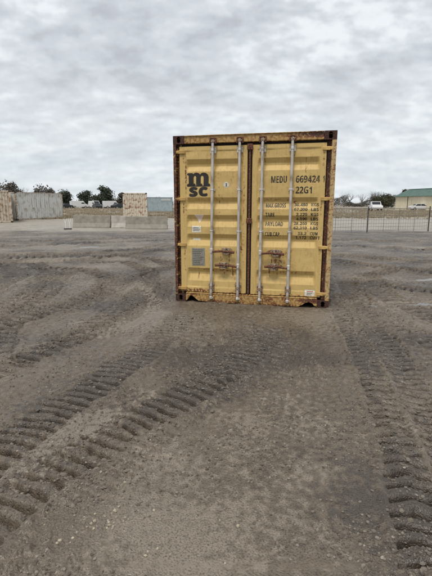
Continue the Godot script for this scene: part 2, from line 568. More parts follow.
	m.albedo_texture = noise_tex(1024, 0.085, 4, 61, [0.0, 0.24, 0.31, 0.6, 1.0], [Color(0.42, 0.39, 0.36), Color(0.62, 0.60, 0.58), Color(0.90, 0.895, 0.89), Color(0.955, 0.95, 0.945), Color(1, 1, 1)])
	m.uv1_triplanar = true
	m.uv1_world_triplanar = true
	m.uv1_scale = Vector3.ONE / 1.13
	m.heightmap_enabled = true
	m.heightmap_texture = noise_tex(1024, 0.07, 4, 62, [0.0, 0.22, 0.36, 0.75, 1.0], [Color.BLACK, Color(0.2, 0.2, 0.2), Color(0.6, 0.6, 0.6), Color(0.8, 0.8, 0.8), Color.WHITE])
	m.heightmap_scale = 0.85
	M.soil = m
	var g := MeshInstance3D.new()
	g.name = "ground"
	g.mesh = am
	g.material_override = m
	g.set_meta("kind", "structure")
	add_child(g)

func ground_y(x: float, z: float) -> float:
	return height(x, z, sqrt(x * x + z * z)).x

func stone_mesh(sd: int) -> ArrayMesh:
	var b := MB.new()
	var g := RandomNumberGenerator.new()
	g.seed = sd
	var rings := 4
	var sides := 6
	var p := []
	for i in rings + 1:
		var row := []
		for k in sides:
			var th := PI * i / rings
			var ph := TAU * (k + 0.5 * (i % 2)) / sides
			var rr := 1.0 + g.randf_range(-0.2, 0.16)
			if i == 0 or i == rings:
				rr = 0.85
			row.append(Vector3(sin(th) * cos(ph), cos(th) * 0.68, sin(th) * sin(ph)) * rr * 0.5)
		p.append(row)
	for i in rings:
		for k in sides:
			var a: Vector3 = p[i][k]
			var c: Vector3 = p[i][(k + 1) % sides]
			var d: Vector3 = p[i + 1][k]
			var e: Vector3 = p[i + 1][(k + 1) % sides]
			if i > 0:
				b.tri(a, c, d, a + c + d)
			if i < rings - 1:
				b.tri(c, e, d, c + e + d)
	return b.mesh()

func scatter(called: String, label: String, category: String, ms: Mesh, places: Array, m: Material) -> void:
	var mm := MultiMesh.new()
	mm.transform_format = MultiMesh.TRANSFORM_3D
	mm.use_colors = true
	mm.mesh = ms
	mm.instance_count = places.size()
	for i in places.size():
		mm.set_instance_transform(i, places[i][0])
		mm.set_instance_color(i, places[i][1])
	var o := MultiMeshInstance3D.new()
	o.name = numbered(called)
	o.multimesh = mm
	o.material_override = m
	o.set_meta("kind", "stuff")
	tag(o, label, category)
	add_child(o)

func lie(x: float, z: float, s: float, flat := 1.0) -> Transform3D:
	var bs := Basis(Vector3.UP, rng.randf() * TAU) * Basis(Vector3.RIGHT, rng.randf_range(-0.5, 0.5)) * Basis.from_scale(Vector3(s * rng.randf_range(0.75, 1.3), s * rng.randf_range(0.7, 1.0) * flat, s))
	return Transform3D(bs, Vector3(x, ground_y(x, z) + s * 0.10 * flat, z))

func make_gravel() -> void:
	var m := mat("stone", Color.WHITE, 0.85)
	m.vertex_color_use_as_albedo = true
	var small := []
	for i in 42000:
		var r := 1.3 * pow(10.0, rng.randf() * 0.88)
		var an := rng.randf_range(-0.62, 0.62)
		var x := sin(an) * r
		var z := -cos(an) * r
		if foot(x, z) < 0.02:
			continue
		var den := g_rough.get_noise_2d(x * 1.7 + 9.0, z * 1.7)
		if rng.randf() > 0.42 + den * 1.1:
			continue
		var t := rng.randf()
		var c := Color(0.085, 0.070, 0.057).lerp(Color(0.24, 0.212, 0.178), t * t)
		if rng.randf() < 0.018:
			c = Color(0.30, 0.265, 0.215)
		small.append([lie(x, z, (0.004 + 0.013 * pow(rng.randf(), 2.5)) * (1.0 + r * 0.07)), c])
	scatter("gravel", "small brown and grey stones scattered over the damp dirt", "gravel", stone_mesh(3), small, m)
	var pale := []
	for q in [[-0.61, -1.89, 9, 0.06], [-0.54, -1.93, 12, 0.07], [-0.65, -1.86, 6, 0.06], [-0.66, -1.75, 3, 0.05], [-0.47, -1.86, 5, 0.05], [-0.3, -1.71, 3, 0.07], [-0.68, -2.16, 3, 0.05], [-0.62, -1.95, 10, 0.14], [0.1, -1.75, 3, 0.2], [-0.3, -2.4, 4, 0.4], [0.3, -4.2, 4, 0.6], [0.1, -2.2, 4, 0.4], [1.0, -5.0, 4, 0.6]]:
		for i in int(q[2]):
			var x: float = q[0] + rng.randfn(0.0, q[3])
			var z: float = q[1] + rng.randfn(0.0, q[3] * 0.7)
			pale.append([lie(x, z, 0.006 + 0.015 * pow(rng.randf(), 1.7)), Color(0.24, 0.205, 0.155).lerp(Color(0.42, 0.37, 0.28), rng.randf())])
	scatter("pale_pebbles", "cream pebbles lying in the mud near the front", "pebbles", stone_mesh(8), pale, m)
	var clods := []
	for s in segs:
		var steps := 34 if absf(s[0].y) < 7.5 else 3
		for i in steps:
			var d: Vector2 = s[10]
			var t := rng.randfn(0.0, 0.7) * float(s[3])
			var p: Vector2 = s[0] + d * rng.randf() * s[11] + Vector2(-d.y, d.x) * t
			if p.length() > 13.0 or p.length() < 1.2 or foot(p.x, p.y) < 0.05:
				continue
			var k := rng.randf()
			clods.append([lie(p.x, p.y, 0.008 + 0.026 * k * k * k, 0.75), Color(0.125, 0.104, 0.082).lerp(Color(0.185, 0.158, 0.128), rng.randf())])
	scatter("mud_clods", "brown crumbs of mud thrown up along the tyre prints", "mud", stone_mesh(15), clods, m)

# ------------------------------------------------------------------ print and paint on the door end
const TW := 1024
const TH := 1106
var ink := PackedByteArray()

func raster(text: String, face: String, weight: int, x0: float, x1: float, y0: float, y1: float, bold := 0.6, tone := 200) -> void:
	var f := SystemFont.new()
	f.font_names = PackedStringArray([face])
	f.font_weight = weight
	var t := TextMesh.new()
	t.text = text
	t.font = f
	t.font_size = 64
	t.depth = 0.0
	t.curve_step = 1.0
	var a := t.get_mesh_arrays()
	var vs: PackedVector3Array = a[Mesh.ARRAY_VERTEX]
	var ids: PackedInt32Array = a[Mesh.ARRAY_INDEX] if a[Mesh.ARRAY_INDEX] != null else PackedInt32Array(range(vs.size()))
	var lo := Vector3(1e9, 1e9, 0)
	var hi := Vector3(-1e9, -1e9, 0)
	for p in vs:
		lo = lo.min(p)
		hi = hi.max(p)
	var k := Vector2((x1 - x0) / (hi.x - lo.x), (y1 - y0) / (hi.y - lo.y))
	for i in range(0, ids.size(), 3):
		var q := []
		for e in 3:
			var p := vs[ids[i + e]]
			q.append(Vector2((x0 + (p.x - lo.x) * k.x + 1.25) / 2.5 * TW, (2.65 - (y0 + (p.y - lo.y) * k.y)) / 2.7 * TH))
		fill(q[0], q[1], q[2], tone)
		if bold > 0.0:
			for o in [Vector2(bold, 0), Vector2(-bold, 0), Vector2(0, bold), Vector2(0, -bold)]:
				fill(q[0] + o, q[1] + o, q[2] + o, tone)

func fill(a: Vector2, b: Vector2, c: Vector2, tone := 255) -> void:
	for y in range(int(floor(minf(a.y, minf(b.y, c.y)))), int(ceil(maxf(a.y, maxf(b.y, c.y)))) + 1):
		for x in range(int(floor(minf(a.x, minf(b.x, c.x)))), int(ceil(maxf(a.x, maxf(b.x, c.x)))) + 1):
			if Geometry2D.point_is_inside_triangle(Vector2(x + 0.5, y + 0.5), a, b, c):
				ink[y * TW + x] = tone

func ink_rect(x0: float, x1: float, y0: float, y1: float) -> void:
	for y in range(int((2.65 - y1) / 2.7 * TH), int((2.65 - y0) / 2.7 * TH) + 1):
		for x in range(int((x0 + 1.25) / 2.5 * TW), int((x1 + 1.25) / 2.5 * TW) + 1):
			ink[y * TW + x] = 255

# rust: [x, y, half width, half height, strength]
var rusts := [
	[0.95, 2.55, 0.30, 0.05, 0.95], [0.62, 2.535, 0.22, 0.04, 0.6], [0.2, 2.53, 0.25, 0.03, 0.28], [-1.0, 2.50, 0.2, 0.05, 0.55], [-0.6, 2.47, 0.5, 0.02, 0.42], [0.3, 2.47, 0.9, 0.022, 0.5],
	[-0.6, 2.50, 0.05, 0.05, 0.75], [-0.18, 2.50, 0.06, 0.05, 0.75], [0.165, 2.50, 0.05, 0.05, 0.6], [0.6, 2.51, 0.06, 0.05, 0.7],
	[0.37, 0.85, 0.20, 0.035, 0.70], [0.39, 0.80, 0.17, 0.05, 0.55], [0.42, 0.70, 0.17, 0.05, 0.45], [0.43, 0.615, 0.20, 0.03, 0.7], [-0.40, 0.84, 0.17, 0.022, 0.55], [-0.36, 0.615, 0.19, 0.022, 0.62], [-0.4, 0.70, 0.1, 0.04, 0.3],
	[-0.9, 0.19, 0.35, 0.035, 0.72], [0.7, 0.17, 0.4, 0.03, 0.45], [-0.2, 0.165, 0.5, 0.02, 0.6], [0.3, 0.09, 0.12, 0.06, 0.62], [0.55, 0.12, 0.05, 0.05, 0.7], [0.95, 0.11, 0.25, 0.05, 0.85], [-0.95, 0.12, 0.25, 0.03, 0.6], [-0.4, 0.03, 0.9, 0.03, 0.6], [0.4, 0.02, 0.7, 0.03, 0.6],
	[-1.03, 1.95, 0.012, 0.25, 0.6], [-1.03, 1.4, 0.012, 0.2, 0.3], [-0.11, 1.5, 0.012, 0.8, 0.35], [0.66, 1.60, 0.05, 0.03, 0.5], [-0.7, 1.64, 0.3, 0.02, 0.25], [0.5, 1.63, 0.5, 0.02, 0.28], [0.5, 0.53, 0.45, 0.02, 0.35], [-0.6, 0.53, 0.4, 0.02, 0.42],
	[-0.42, 2.0, 0.2, 0.08, 0.22], [-0.3, 1.95, 0.05, 0.05, 0.3], [0.9, 1.95, 0.06, 0.1, 0.2], [-0.14, 0.9, 0.02, 0.08, 0.6], [-0.19, 0.25, 0.07, 0.12, 0.5], [0.17, 0.25, 0.06, 0.12, 0.45], [-0.6, 0.25, 0.06, 0.1, 0.35], [0.6, 0.25, 0.05, 0.1, 0.3],
	[-0.47, 0.72, 0.010, 0.13, 0.55], [-0.33, 0.73, 0.014, 0.11, 0.60], [-0.28, 0.52, 0.012, 0.12, 0.55], [-0.42, 0.50, 0.010, 0.14, 0.5], [0.33, 0.70, 0.014, 0.14, 0.62], [0.45, 0.72, 0.012, 0.12, 0.58], [0.30, 0.50, 0.012, 0.13, 0.55], [0.42, 0.52, 0.012, 0.10, 0.5],
	[-1.06, 2.24, 0.012, 0.12, 0.5], [-1.07, 1.52, 0.012, 0.12, 0.5], [-1.06, 0.80, 0.012, 0.12, 0.5], [1.05, 2.22, 0.012, 0.12, 0.5], [1.04, 1.52, 0.012, 0.12, 0.5], [1.05, 0.80, 0.012, 0.12, 0.5], [-0.62, 2.24, 0.008, 0.12, 0.45], [-0.13, 2.22, 0.010, 0.12, 0.5], [0.20, 2.22, 0.010, 0.14, 0.5], [0.63, 2.24, 0.008, 0.12, 0.45], [0.80, 2.10, 0.006, 0.16, 0.45], [-0.84, 0.47, 0.010, 0.10, 0.5], [0.86, 1.12, 0.006, 0.2, 0.42], [-0.5, 1.62, 0.008, 0.2, 0.42],
]

func make_front_tex() -> ImageTexture:
	ink.resize(TW * TH)
	# operator's mark: a slab m over sc
	raster("m", "Droid Serif", 900, -1.000, -0.650, 1.846, 2.035, 3.0, 255)
	raster("m", "Droid Serif", 900, -0.994, -0.656, 1.850, 2.028, 3.0, 255)
	raster("m", "Droid Serif", 900, -1.006, -0.644, 1.843, 2.031, 3.0, 255)
	ink_rect(-1.008, -0.640, 1.834, 1.847)
	raster("sc", "Droid Sans", 900, -0.972, -0.683, 1.682, 1.822, 3.0, 255)
	raster("sc", "Droid Sans", 900, -0.967, -0.688, 1.687, 1.817, 3.0, 255)
	raster("MEDU", "Droid Sans", 700, 0.300, 0.530, 1.877, 1.977)
	raster("669424", "Droid Sans", 700, 0.662, 1.008, 1.877, 1.977)
	raster("1", "Droid Sans", 700, 1.052, 1.072, 1.880, 1.972)
	raster("22G1", "Droid Sans", 700, 0.664, 0.900, 1.722, 1.820)
	var rows := [["MAX.GROSS", 1.578, 0.225, 0.525], ["TARE", 1.438, 0.225, 0.360], ["NET", 1.302, 0.225, 0.0], ["CUB.CAP.", 1.146, 0.225, 0.458]]
	rows[2] = ["PAYLOAD", 1.300, 0.225, 0.490]
	for q in rows:
		raster(q[0], "Droid Sans", 700, q[2], q[3], q[1] - 0.062, q[1])
	var vals := [["30.480", "KGS", 1.580], ["67.200", "LBS", 1.512], ["2.220", "KGS", 1.438], ["4.890", "LBS", 1.372], ["28.260", "KGS", 1.303], ["62.310", "LBS", 1.238], ["33.2", "CUM", 1.155], ["1.172", "CUFT", 1.092]]
	for q in vals:
		var wd: float = 0.032 * q[0].length()
		raster(q[0], "Droid Sans", 700, 0.845 - wd, 0.845, q[2] - 0.046, q[2])
		raster(q[1], "Droid Sans", 700, 0.90, 0.90 + 0.036 * q[1].length(), q[2] - 0.046, q[2])
	var n1 := noise(0.011, 6, 71).get_image(TW, TH).get_data()
	var n2 := noise(0.045, 5, 72).get_image(TW, TH).get_data()
	var n3 := noise(0.16, 3, 73).get_image(TW, TH).get_data()
	# run-off streaks: noise that is long downwards
	var st := noise(0.05, 4, 74).get_image(TW, 140)
	st.resize(TW, TH, Image.INTERPOLATE_CUBIC)
	var n4 := st.get_data()
	var field := PackedFloat32Array()
	field.resize(TW * TH)
	for q in rusts:
		var x0 := int((q[0] - q[2] * 2.2 + 1.25) / 2.5 * TW)
		var x1 := int((q[0] + q[2] * 2.2 + 1.25) / 2.5 * TW)
		var y0 := int((2.65 - q[1] - q[3] * 2.2) / 2.7 * TH)
		var y1 := int((2.65 - q[1] + q[3] * 2.2) / 2.7 * TH)
		for y in range(maxi(y0, 0), mini(y1, TH)):
			var dy: float = ((2.65 - float(y) / TH * 2.7) - q[1]) / q[3]
			for x in range(maxi(x0, 0), mini(x1, TW)):
				var dx: float = (float(x) / TW * 2.5 - 1.25 - q[0]) / q[2]
				var e: float = q[4] * exp(-0.8 * (dx * dx + dy * dy))
				var o := y * TW + x
				field[o] = maxf(field[o], e)
	var im := PackedByteArray()
	im.resize(TW * TH * 3)
	var yellow := Vector3(0.788, 0.675, 0.428)
	var faded := Vector3(0.830, 0.712, 0.465)
	var grime := Vector3(0.545, 0.440, 0.235)
	var rust_a := Vector3(0.475, 0.285, 0.180)
	var rust_b := Vector3(0.255, 0.155, 0.120)
	var black := Vector3(0.105, 0.10, 0.095)
	for y in TH:
		var my := 2.65 - (y + 0.5) / TH * 2.7
		for x in TW:
			var o := y * TW + x
			var a := n1[o] / 255.0
			var b := n2[o] / 255.0
			var d := n3[o] / 255.0
			var s := n4[o] / 255.0
			var mx := (x + 0.5) / TW * 2.5 - 1.25
			var c := yellow.lerp(faded, smoothstep(0.45, 0.8, a * 0.6 + s * 0.4))
			c = c.lerp(grime, 0.24 * smoothstep(0.52, 0.72, s * 0.55 + b * 0.25 + a * 0.2))
			c *= 0.955 + d * 0.09
			if my > 2.455 or my < 0.155:
				c = c.lerp(Vector3(0.60, 0.465, 0.275), 0.45 + 0.55 * smoothstep(0.4, 0.6, b))
			elif mx > 1.15:
				c = c.lerp(Vector3(0.68, 0.60, 0.47), 0.5 + 0.5 * smoothstep(0.4, 0.6, b))
			if ink[o] == 255:
				c = c.lerp(black, 0.93 if b + d < 1.5 else 0.4)
			elif ink[o]:
				c = c.lerp(black, (0.62 + 0.3 * smoothstep(0.62, 0.4, b)) if b + d < 1.38 else 0.3)
			var rf := field[o]
			if my > 2.455:
				rf = maxf(rf, 0.22)
			elif my < 0.155:
				rf = maxf(rf, 0.28)
			if mx < -1.132 or mx > 1.15:  # rusty posts; the hinge channels also have their recess shade painted in
				rf = maxf(rf, 0.34 if mx > 0.0 else 0.85)
			elif mx > 1.085:
				rf = maxf(rf, 0.85)
			var k := rf - 0.07 + (b - 0.5) * (0.7 + 0.5 * rf) + (d - 0.5) * 0.5 + (a - 0.5) * 0.4
			var film := smoothstep(0.16, 0.5, k)
			c = c.lerp(Vector3(0.60, 0.44, 0.24), film * 0.55)
			var rm := smoothstep(0.42, 0.56, k)
			if rm > 0.0:
				c = c.lerp(rust_a.lerp(rust_b, smoothstep(0.35, 0.65, 1.0 - b + (d - 0.5) * 0.6 + (rf - 0.6) * 0.5)), rm)
			im[o * 3] = int(clampf(c.x, 0.0, 1.0) * 255.0)
			im[o * 3 + 1] = int(clampf(c.y, 0.0, 1.0) * 255.0)
			im[o * 3 + 2] = int(clampf(c.z, 0.0, 1.0) * 255.0)
	return ImageTexture.create_from_image(Image.create_from_data(TW, TH, false, Image.FORMAT_RGB8, im))

# ------------------------------------------------------------------ the yellow container
const TROUGHS := [[2.243, 2.172, 2.135, 2.06], [1.667, 1.604, 1.575, 1.490], [1.399, 1.337, 1.300, 1.214], [1.103, 1.040, 1.005, 0.915], [0.560, 0.495, 0.455, 0.350]]
var dent := noise(1.9, 3, 77)

func door_z(x: float, y: float, p0: float, p1: float) -> float:
	var e := minf(smooth(p0, p0 + 0.012, x), smooth(p1, p1 - 0.012, x)) * minf(smooth(0.245, 0.257, y), smooth(2.37, 2.358, y))
	var z := -0.007 * e
	var side := minf(smooth(p0 + 0.005, p0 + 0.05, x), smooth(p1 - 0.005, p1 - 0.05, x))
	for t in TROUGHS:
		if y < t[0] and y > t[3]:
			var d := 1.0
			if y > t[1]:
				d = (t[0] - y) / (t[0] - t[1])
			elif y < t[2]:
				d = (y - t[3]) / (t[2] - t[3])
			z -= 0.044 * d * side
	return z + dent.get_noise_2d(x, y) * 0.010 * e

func make_door(parent: Node3D, x0: float, x1: float, p0: float, p1: float, m: Material) -> MeshInstance3D:
	var y0 := 0.168
	var y1 := 2.432
	var zf := -0.022
	var xs := [x0, x0 + 0.005]
	var i := 1
	while x0 + 0.022 * i < x1 - 0.01:
		xs.append(x0 + 0.022 * i)
		i += 1
	xs.append_array([x1 - 0.005, x1, p0 + 0.001, p0 + 0.012, p1 - 0.001, p1 - 0.012])
	xs.sort()
	var ys := []
	for t in TROUGHS:
		for e in t:
			ys.append_array([e - 0.004, e + 0.004])
	i = 0
	while y0 + 0.02 * i < y1:
		ys.append(y0 + 0.02 * i)
		i += 1
	ys.append_array([y0 + 0.005, y1 - 0.005, y1, 0.245, 0.257, 2.37, 2.358])
	ys.sort()
	var b := MB.new()
	var nx := xs.size()
	for y in ys:
		for x in xs:
			var rim := 0.0 if (x > x0 + 0.001 and x < x1 - 0.001 and y > y0 + 0.001 and y < y1 - 0.001) else 0.006
			var q := 0.004
			var dzx := (door_z(x + q, y, p0, p1) - door_z(x - q, y, p0, p1)) / (2 * q)
			var dzy := (door_z(x, y + q, p0, p1) - door_z(x, y - q, p0, p1)) / (2 * q)
			b.vert(Vector3(x, y, zf + door_z(x, y, p0, p1) - rim), Vector3(-dzx, -dzy, 1).normalized())
	for j in ys.size() - 1:
		for k in nx - 1:
			var p := j * nx + k
			b.tri_i(p, p + 1, p + nx + 1, Vector3(0, 0, 1))
			b.tri_i(p, p + nx + 1, p + nx, Vector3(0, 0, 1))
	var zr := zf - 0.006
	var zb := zf - 0.06
	b.quad(Vector3(x0, y0, zr), Vector3(x0, y1, zr), Vector3(x0, y1, zb), Vector3(x0, y0, zb), Vector3.LEFT)
	b.quad(Vector3(x1, y0, zr), Vector3(x1, y1, zr), Vector3(x1, y1, zb), Vector3(x1, y0, zb), Vector3.RIGHT)
	b.quad(Vector3(x0, y1, zr), Vector3(x1, y1, zr), Vector3(x1, y1, zb), Vector3(x0, y1, zb), Vector3.UP)
	b.quad(Vector3(x0, y0, zr), Vector3(x1, y0, zr), Vector3(x1, y0, zb), Vector3(x0, y0, zb), Vector3.DOWN)
	b.quad(Vector3(x0, y0, zb), Vector3(x1, y0, zb), Vector3(x1, y1, zb), Vector3(x0, y1, zb), Vector3.BACK * -1.0)
	return obj("door", b, m, parent)

func circle(c: Vector2, r: float, n := 20) -> PackedVector2Array:
	var p := PackedVector2Array()
	for i in n:
		p.append(c + Vector2(cos(TAU * i / n), sin(TAU * i / n)) * r)
	return p

func locking_bar(door: Node3D, x: float, lean: float, hy: float, hdir: float) -> void:
	# lean: the bar's foot stands a little off its head
	var z := 0.028
	var g: Material = M.galv
	var xb := x + lean
	var at := func(y: float) -> float: return lerpf(xb, x, (y - 0.1) / 2.4)
	var b := MB.new()
	b.rod(Vector3(at.call(0.075), 0.075, z), Vector3(at.call(2.505), 2.505, z), 0.021, 12)
	var bar := obj("locking_bar", b, g, door)
	# cam heads that turn into the keepers above and below
	for e in [[2.492, 1.0], [0.092, -1.0]]:
		var cx: float = at.call(e[0])
		b = MB.new()
		b.box(Vector3(cx, e[0], z), Vector3(0.052, 0.05, 0.05), 0.01)
		b.box(Vector3(cx + 0.022, e[0] + 0.004 * e[1], z - 0.005), Vector3(0.03, 0.026, 0.035), 0.006)
		obj("cam", b, M.galv_rust if e[1] > 0 else g, door)
		b = MB.new()
		for s in [-1.0, 1.0]:
			b.box(Vector3(cx + s * 0.042, e[0], 0.016), Vector3(0.02, 0.075, 0.034), 0.005)
		b.box(Vector3(cx, e[0] + 0.043 * e[1], 0.014), Vector3(0.10, 0.018, 0.03), 0.004)
		obj("cam_keeper", b, M.rusty if e[1] > 0 else M.front, door)
	# guides bolted to the door
	for e in [[2.362, 1.0], [0.262, 1.35], [1.78, 0.42], [1.155, 0.42]]:
		var cx: float = at.call(e[0])
		b = MB.new()
		b.box(Vector3(cx, e[0], -0.012), Vector3(0.092 * (0.85 if e[1] < 0.5 else 1.0), 0.088 * e[1], 0.016), 0.004)
		b.box(Vector3(cx, e[0], 0.030), Vector3(0.052, 0.05 * e[1], 0.044), 0.012)
		if e[1] > 0.5:
			for sx in [-1.0, 1.0]:
				for sy in [-1.0, 1.0]:
					b.rod(Vector3(cx + sx * 0.036, e[0] + sy * 0.031 * e[1], -0.006), Vector3(cx + sx * 0.036, e[0] + sy * 0.031 * e[1], 0.006), 0.0085, 6)
		obj("bar_guide", b, g if e[0] > 0.5 else M.galv_rust, door)
	# handle: hub on the bar, lever, and the catch that holds it
	var hx: float = at.call(hy)
	b = MB.new()
	b.box(Vector3(hx, hy, z), Vector3(0.05, 0.085, 0.052), 0.012)
	b.rod(Vector3(hx, hy - 0.02, z + 0.02), Vector3(hx, hy - 0.02, z + 0.036), 0.012, 8)
	obj("handle_hub", b, g, door)
	var drop := 0.016 if hdir < 0 else -0.006
	b = MB.new()
	var pts := PackedVector3Array()
	var rad := PackedFloat32Array()
	for k in 9:
		var t := k / 8.0
		pts.append(Vector3(hx + hdir * (0.02 + 0.345 * t), hy - 0.012 + drop * t + 0.012 * sin(t * PI), z + 0.022 - 0.012 * sin(t * PI * 0.8)))
		rad.append(0.0165 if k < 7 else 0.020)
	b.tube(pts, rad, 8)
	obj("handle", b, M.rusty, door)
	b = MB.new()
	var cx := hx + hdir * 0.235
	b.box(Vector3(cx, hy + 0.002, -0.006), Vector3(0.15, 0.085, 0.012), 0.004)
	b.box(Vector3(cx, hy - 0.045, 0.016), Vector3(0.09, 0.016, 0.06), 0.004)
	b.box(Vector3(cx - hdir * 0.02, hy + 0.042, 0.018), Vector3(0.055, 0.022, 0.05), 0.006)
	b.box(Vector3(cx - hdir * 0.02, hy + 0.016, 0.046), Vector3(0.034, 0.062, 0.01), 0.004)
	obj("handle_catch", b, M.galv_rust, door)

func hinge(door: Node3D, s: float, y: float) -> void:
	var b := MB.new()
	b.box(Vector3(s * 1.083, y, -0.008), Vector3(0.105, 0.052, 0.022), 0.005)
	b.box(Vector3(s * 1.150, y, -0.012), Vector3(0.05, 0.045, 0.03), 0.008)
	obj("hinge", b, M.paint, door)
	b = MB.new()
	b.rod(Vector3(s * 1.155, y - 0.055, -0.03), Vector3(s * 1.155, y + 0.055, -0.03), 0.016, 10)
	obj("hinge_pin", b, M.rusty, door)

func casting(parent: Node3D, at: Vector3, m: Material) -> void:
	var c := CSGCombiner3D.new()
	c.name = "corner_casting"
	c.position = at
	parent.add_child(c, true)
	var bx := CSGBox3D.new()
	bx.size = Vector3(0.178, 0.122, 0.162)
	bx.material = m
	c.add_child(bx)
	for e in [[Vector3(PI / 2, 0, 0), Vector3(0, 0, 0), 0.03, 0.2], [Vector3(0, 0, PI / 2), Vector3(0, 0, 0), 0.03, 0.2]]:
		for o in [-0.018, 0.018]:
			var cy := CSGCylinder3D.new()
			cy.radius = e[2]
			cy.height = e[3]
			cy.sides = 14
			cy.rotation = e[0]
			cy.position = Vector3(0, o, 0)
			cy.material = m
			cy.operation = CSGShape3D.OPERATION_SUBTRACTION
			c.add_child(cy)

func corrugated(b: MB, a: Vector3, along: Vector3, length: float, y0: float, y1: float, out: Vector3, pitch: float, depth: float) -> void:
	var n := int(round(length / pitch))
	var p := length / n
	var pts := []
	for i in n:
		for e in [[0.0, 0.0], [0.26, 0.0], [0.5, 1.0], [0.76, 1.0]]:
			pts.append([(i + e[0]) * p, e[1]])
	pts.append([length, 0.0])
	for i in pts.size() - 1:
		var q0: Vector3 = a + along * pts[i][0] - out * depth * pts[i][1]
		var q1: Vector3 = a + along * pts[i + 1][0] - out * depth * pts[i + 1][1]
		b.quad(q0 + Vector3.UP * y0, q1 + Vector3.UP * y0, q1 + Vector3.UP * y1, q0 + Vector3.UP * y1, out)

func box_part(parent: Node3D, called: String, c: Vector3, s: Vector3, m: Material, bev := 0.005) -> MeshInstance3D:
	var b := MB.new()
	b.box(c, s, bev)
	return obj(called, b, m, parent)

func make_container() -> void:
	var t := thing("shipping_container", "yellow steel shipping container with rust patches and black letters, its doors shut", "container", CONT_AT, -CONT_YAW)
	var L := 6.058
	# front frame
	for s in [-1.0, 1.0]:
		var b := MB.new()
		# a J section: outer flange in front, a deep channel where the hinges sit
		var fl := 0.042 if s < 0 else 0.062
		b.prism(PackedVector2Array([Vector2(s * 1.219, 0.0), Vector2(s * (1.219 - fl), 0.0), Vector2(s * (1.219 - fl), -0.085), Vector2(s * 1.098, -0.085), Vector2(s * 1.098, -0.15), Vector2(s * 1.219, -0.15)]), 0.12, 2.472, Transform3D(Basis(Vector3(1, 0, 0), Vector3(0, 0, 1), Vector3(0, 1, 0)), Vector3.ZERO))
		obj("corner_post", b, M.front, t)
		box_part(t, "corner_post", Vector3(s * 1.15, 1.295, -L + 0.08), Vector3(0.138, 2.35, 0.13), M.paint)
		for y in [0.061, 2.530]:
			casting(t, Vector3(s * 1.131, y, -0.079), M.rusty_dark)
			casting(t, Vector3(s * 1.131, y, -L + 0.081), M.rusty_dark)
		var sb := MB.new()
		corrugated(sb, Vector3(s * 1.206, 0, -0.15), Vector3.FORWARD, L - 0.28, 0.14, 2.50, Vector3(s, 0, 0), 0.278, 0.036)
		obj("side_wall", sb, M.paint, t)
		box_part(t, "top_rail", Vector3(s * 1.186, 2.535, -L * 0.5), Vector3(0.06, 0.07, L - 0.33), M.paint)
		box_part(t, "bottom_rail", Vector3(s * 1.186, 0.075, -L * 0.5), Vector3(0.06, 0.14, L - 0.33), M.paint)
	var hb := MB.new()
	hb.box(Vector3(0, 2.528, -0.045), Vector3(2.084, 0.112, 0.09), 0.008)
	hb.box(Vector3(0, 2.583, 0.002), Vector3(2.08, 0.012, 0.03), 0.004)
	obj("door_header", hb, M.front, t)
	# sill with bent notches where fork tines went in
	var sill := PackedVector2Array([Vector2(-1.042, 0.152), Vector2(-1.042, 0.03), Vector2(-1.03, 0.02), Vector2(-1.0, 0.070), Vector2(-0.975, 0.103), Vector2(-0.94, 0.106), Vector2(-0.91, 0.085), Vector2(-0.87, 0.050), Vector2(-0.83, 0.024), Vector2(-0.5, 0.012), Vector2(0.2, 0.008), Vector2(0.76, 0.012), Vector2(0.82, 0.040), Vector2(0.87, 0.078), Vector2(0.925, 0.090), Vector2(0.975, 0.070), Vector2(1.01, 0.034), Vector2(1.042, 0.024), Vector2(1.042, 0.152)])
	var sl := MB.new()
	sl.prism(sill, -0.10, 0.004)
	sl.box(Vector3(0, 0.148, -0.035), Vector3(2.07, 0.014, 0.09), 0.004)
	obj("door_sill", sl, M.front, t)
	box_part(t, "floor", Vector3(0, 0.13, -L * 0.5), Vector3(2.30, 0.03, L - 0.3), M.rusty)
	box_part(t, "roof", Vector3(0, 2.565, -L * 0.5), Vector3(2.34, 0.012, L - 0.2), M.paint)
	var ew := MB.new()
	corrugated(ew, Vector3(-1.08, 0, -L + 0.03), Vector3.RIGHT, 2.16, 0.14, 2.5, Vector3(0, 0, -1), 0.24, 0.036)
	obj("end_wall", ew, M.paint, t)
	# black rubber behind the gaps round the doors
	var gk := MB.new()
	gk.box(Vector3(0, 2.447, -0.07), Vector3(2.2, 0.05, 0.02), 0.004)
	gk.box(Vector3(-0.025, 1.3, -0.075), Vector3(0.10, 2.3, 0.02), 0.004)
	gk.box(Vector3(0, 0.162, -0.075), Vector3(2.2, 0.03, 0.02), 0.004)
	obj("door_gasket", gk, M.rubber, t)
	var dl := make_door(t, -1.128, -0.062, -1.035, -0.122, M.front)
	dl.set_meta("label", "left door with the black operator mark and a grey data plate")
	var dr := make_door(t, 0.012, 1.088, 0.085, 1.012, M.front)
	dr.set_meta("label", "right door with the black container number and weights")
	# rusty cover strip over the meeting edges
	var cs := MB.new()
	cs.box(Vector3(-0.022, 1.30, -0.016), Vector3(0.032, 2.255, 0.022), 0.007)
	obj("cover_strip", cs, M.rusty, dr)
	for y in [1.315, 2.40]:
		var sb := MB.new()
		sb.box(Vector3(-0.020, y, 0.006), Vector3(0.088, 0.085, 0.024), 0.007)
		sb.rod(Vector3(-0.020, y, 0.016), Vector3(-0.020, y, 0.026), 0.016, 8)
		obj("seam_bracket", sb, M.rusty, dr)
	locking_bar(dl, -0.584, -0.034, 0.845, 1.0)
	locking_bar(dl, -0.172, -0.013, 0.615, -1.0)
	locking_bar(dr, 0.168, -0.006, 0.835, 1.0)
	locking_bar(dr, 0.602, -0.006, 0.617, -1.0)
	for y in [2.352, 1.642, 0.930, 0.222]:
		hinge(dl, -1.0, y)
		hinge(dr, 1.0, y)
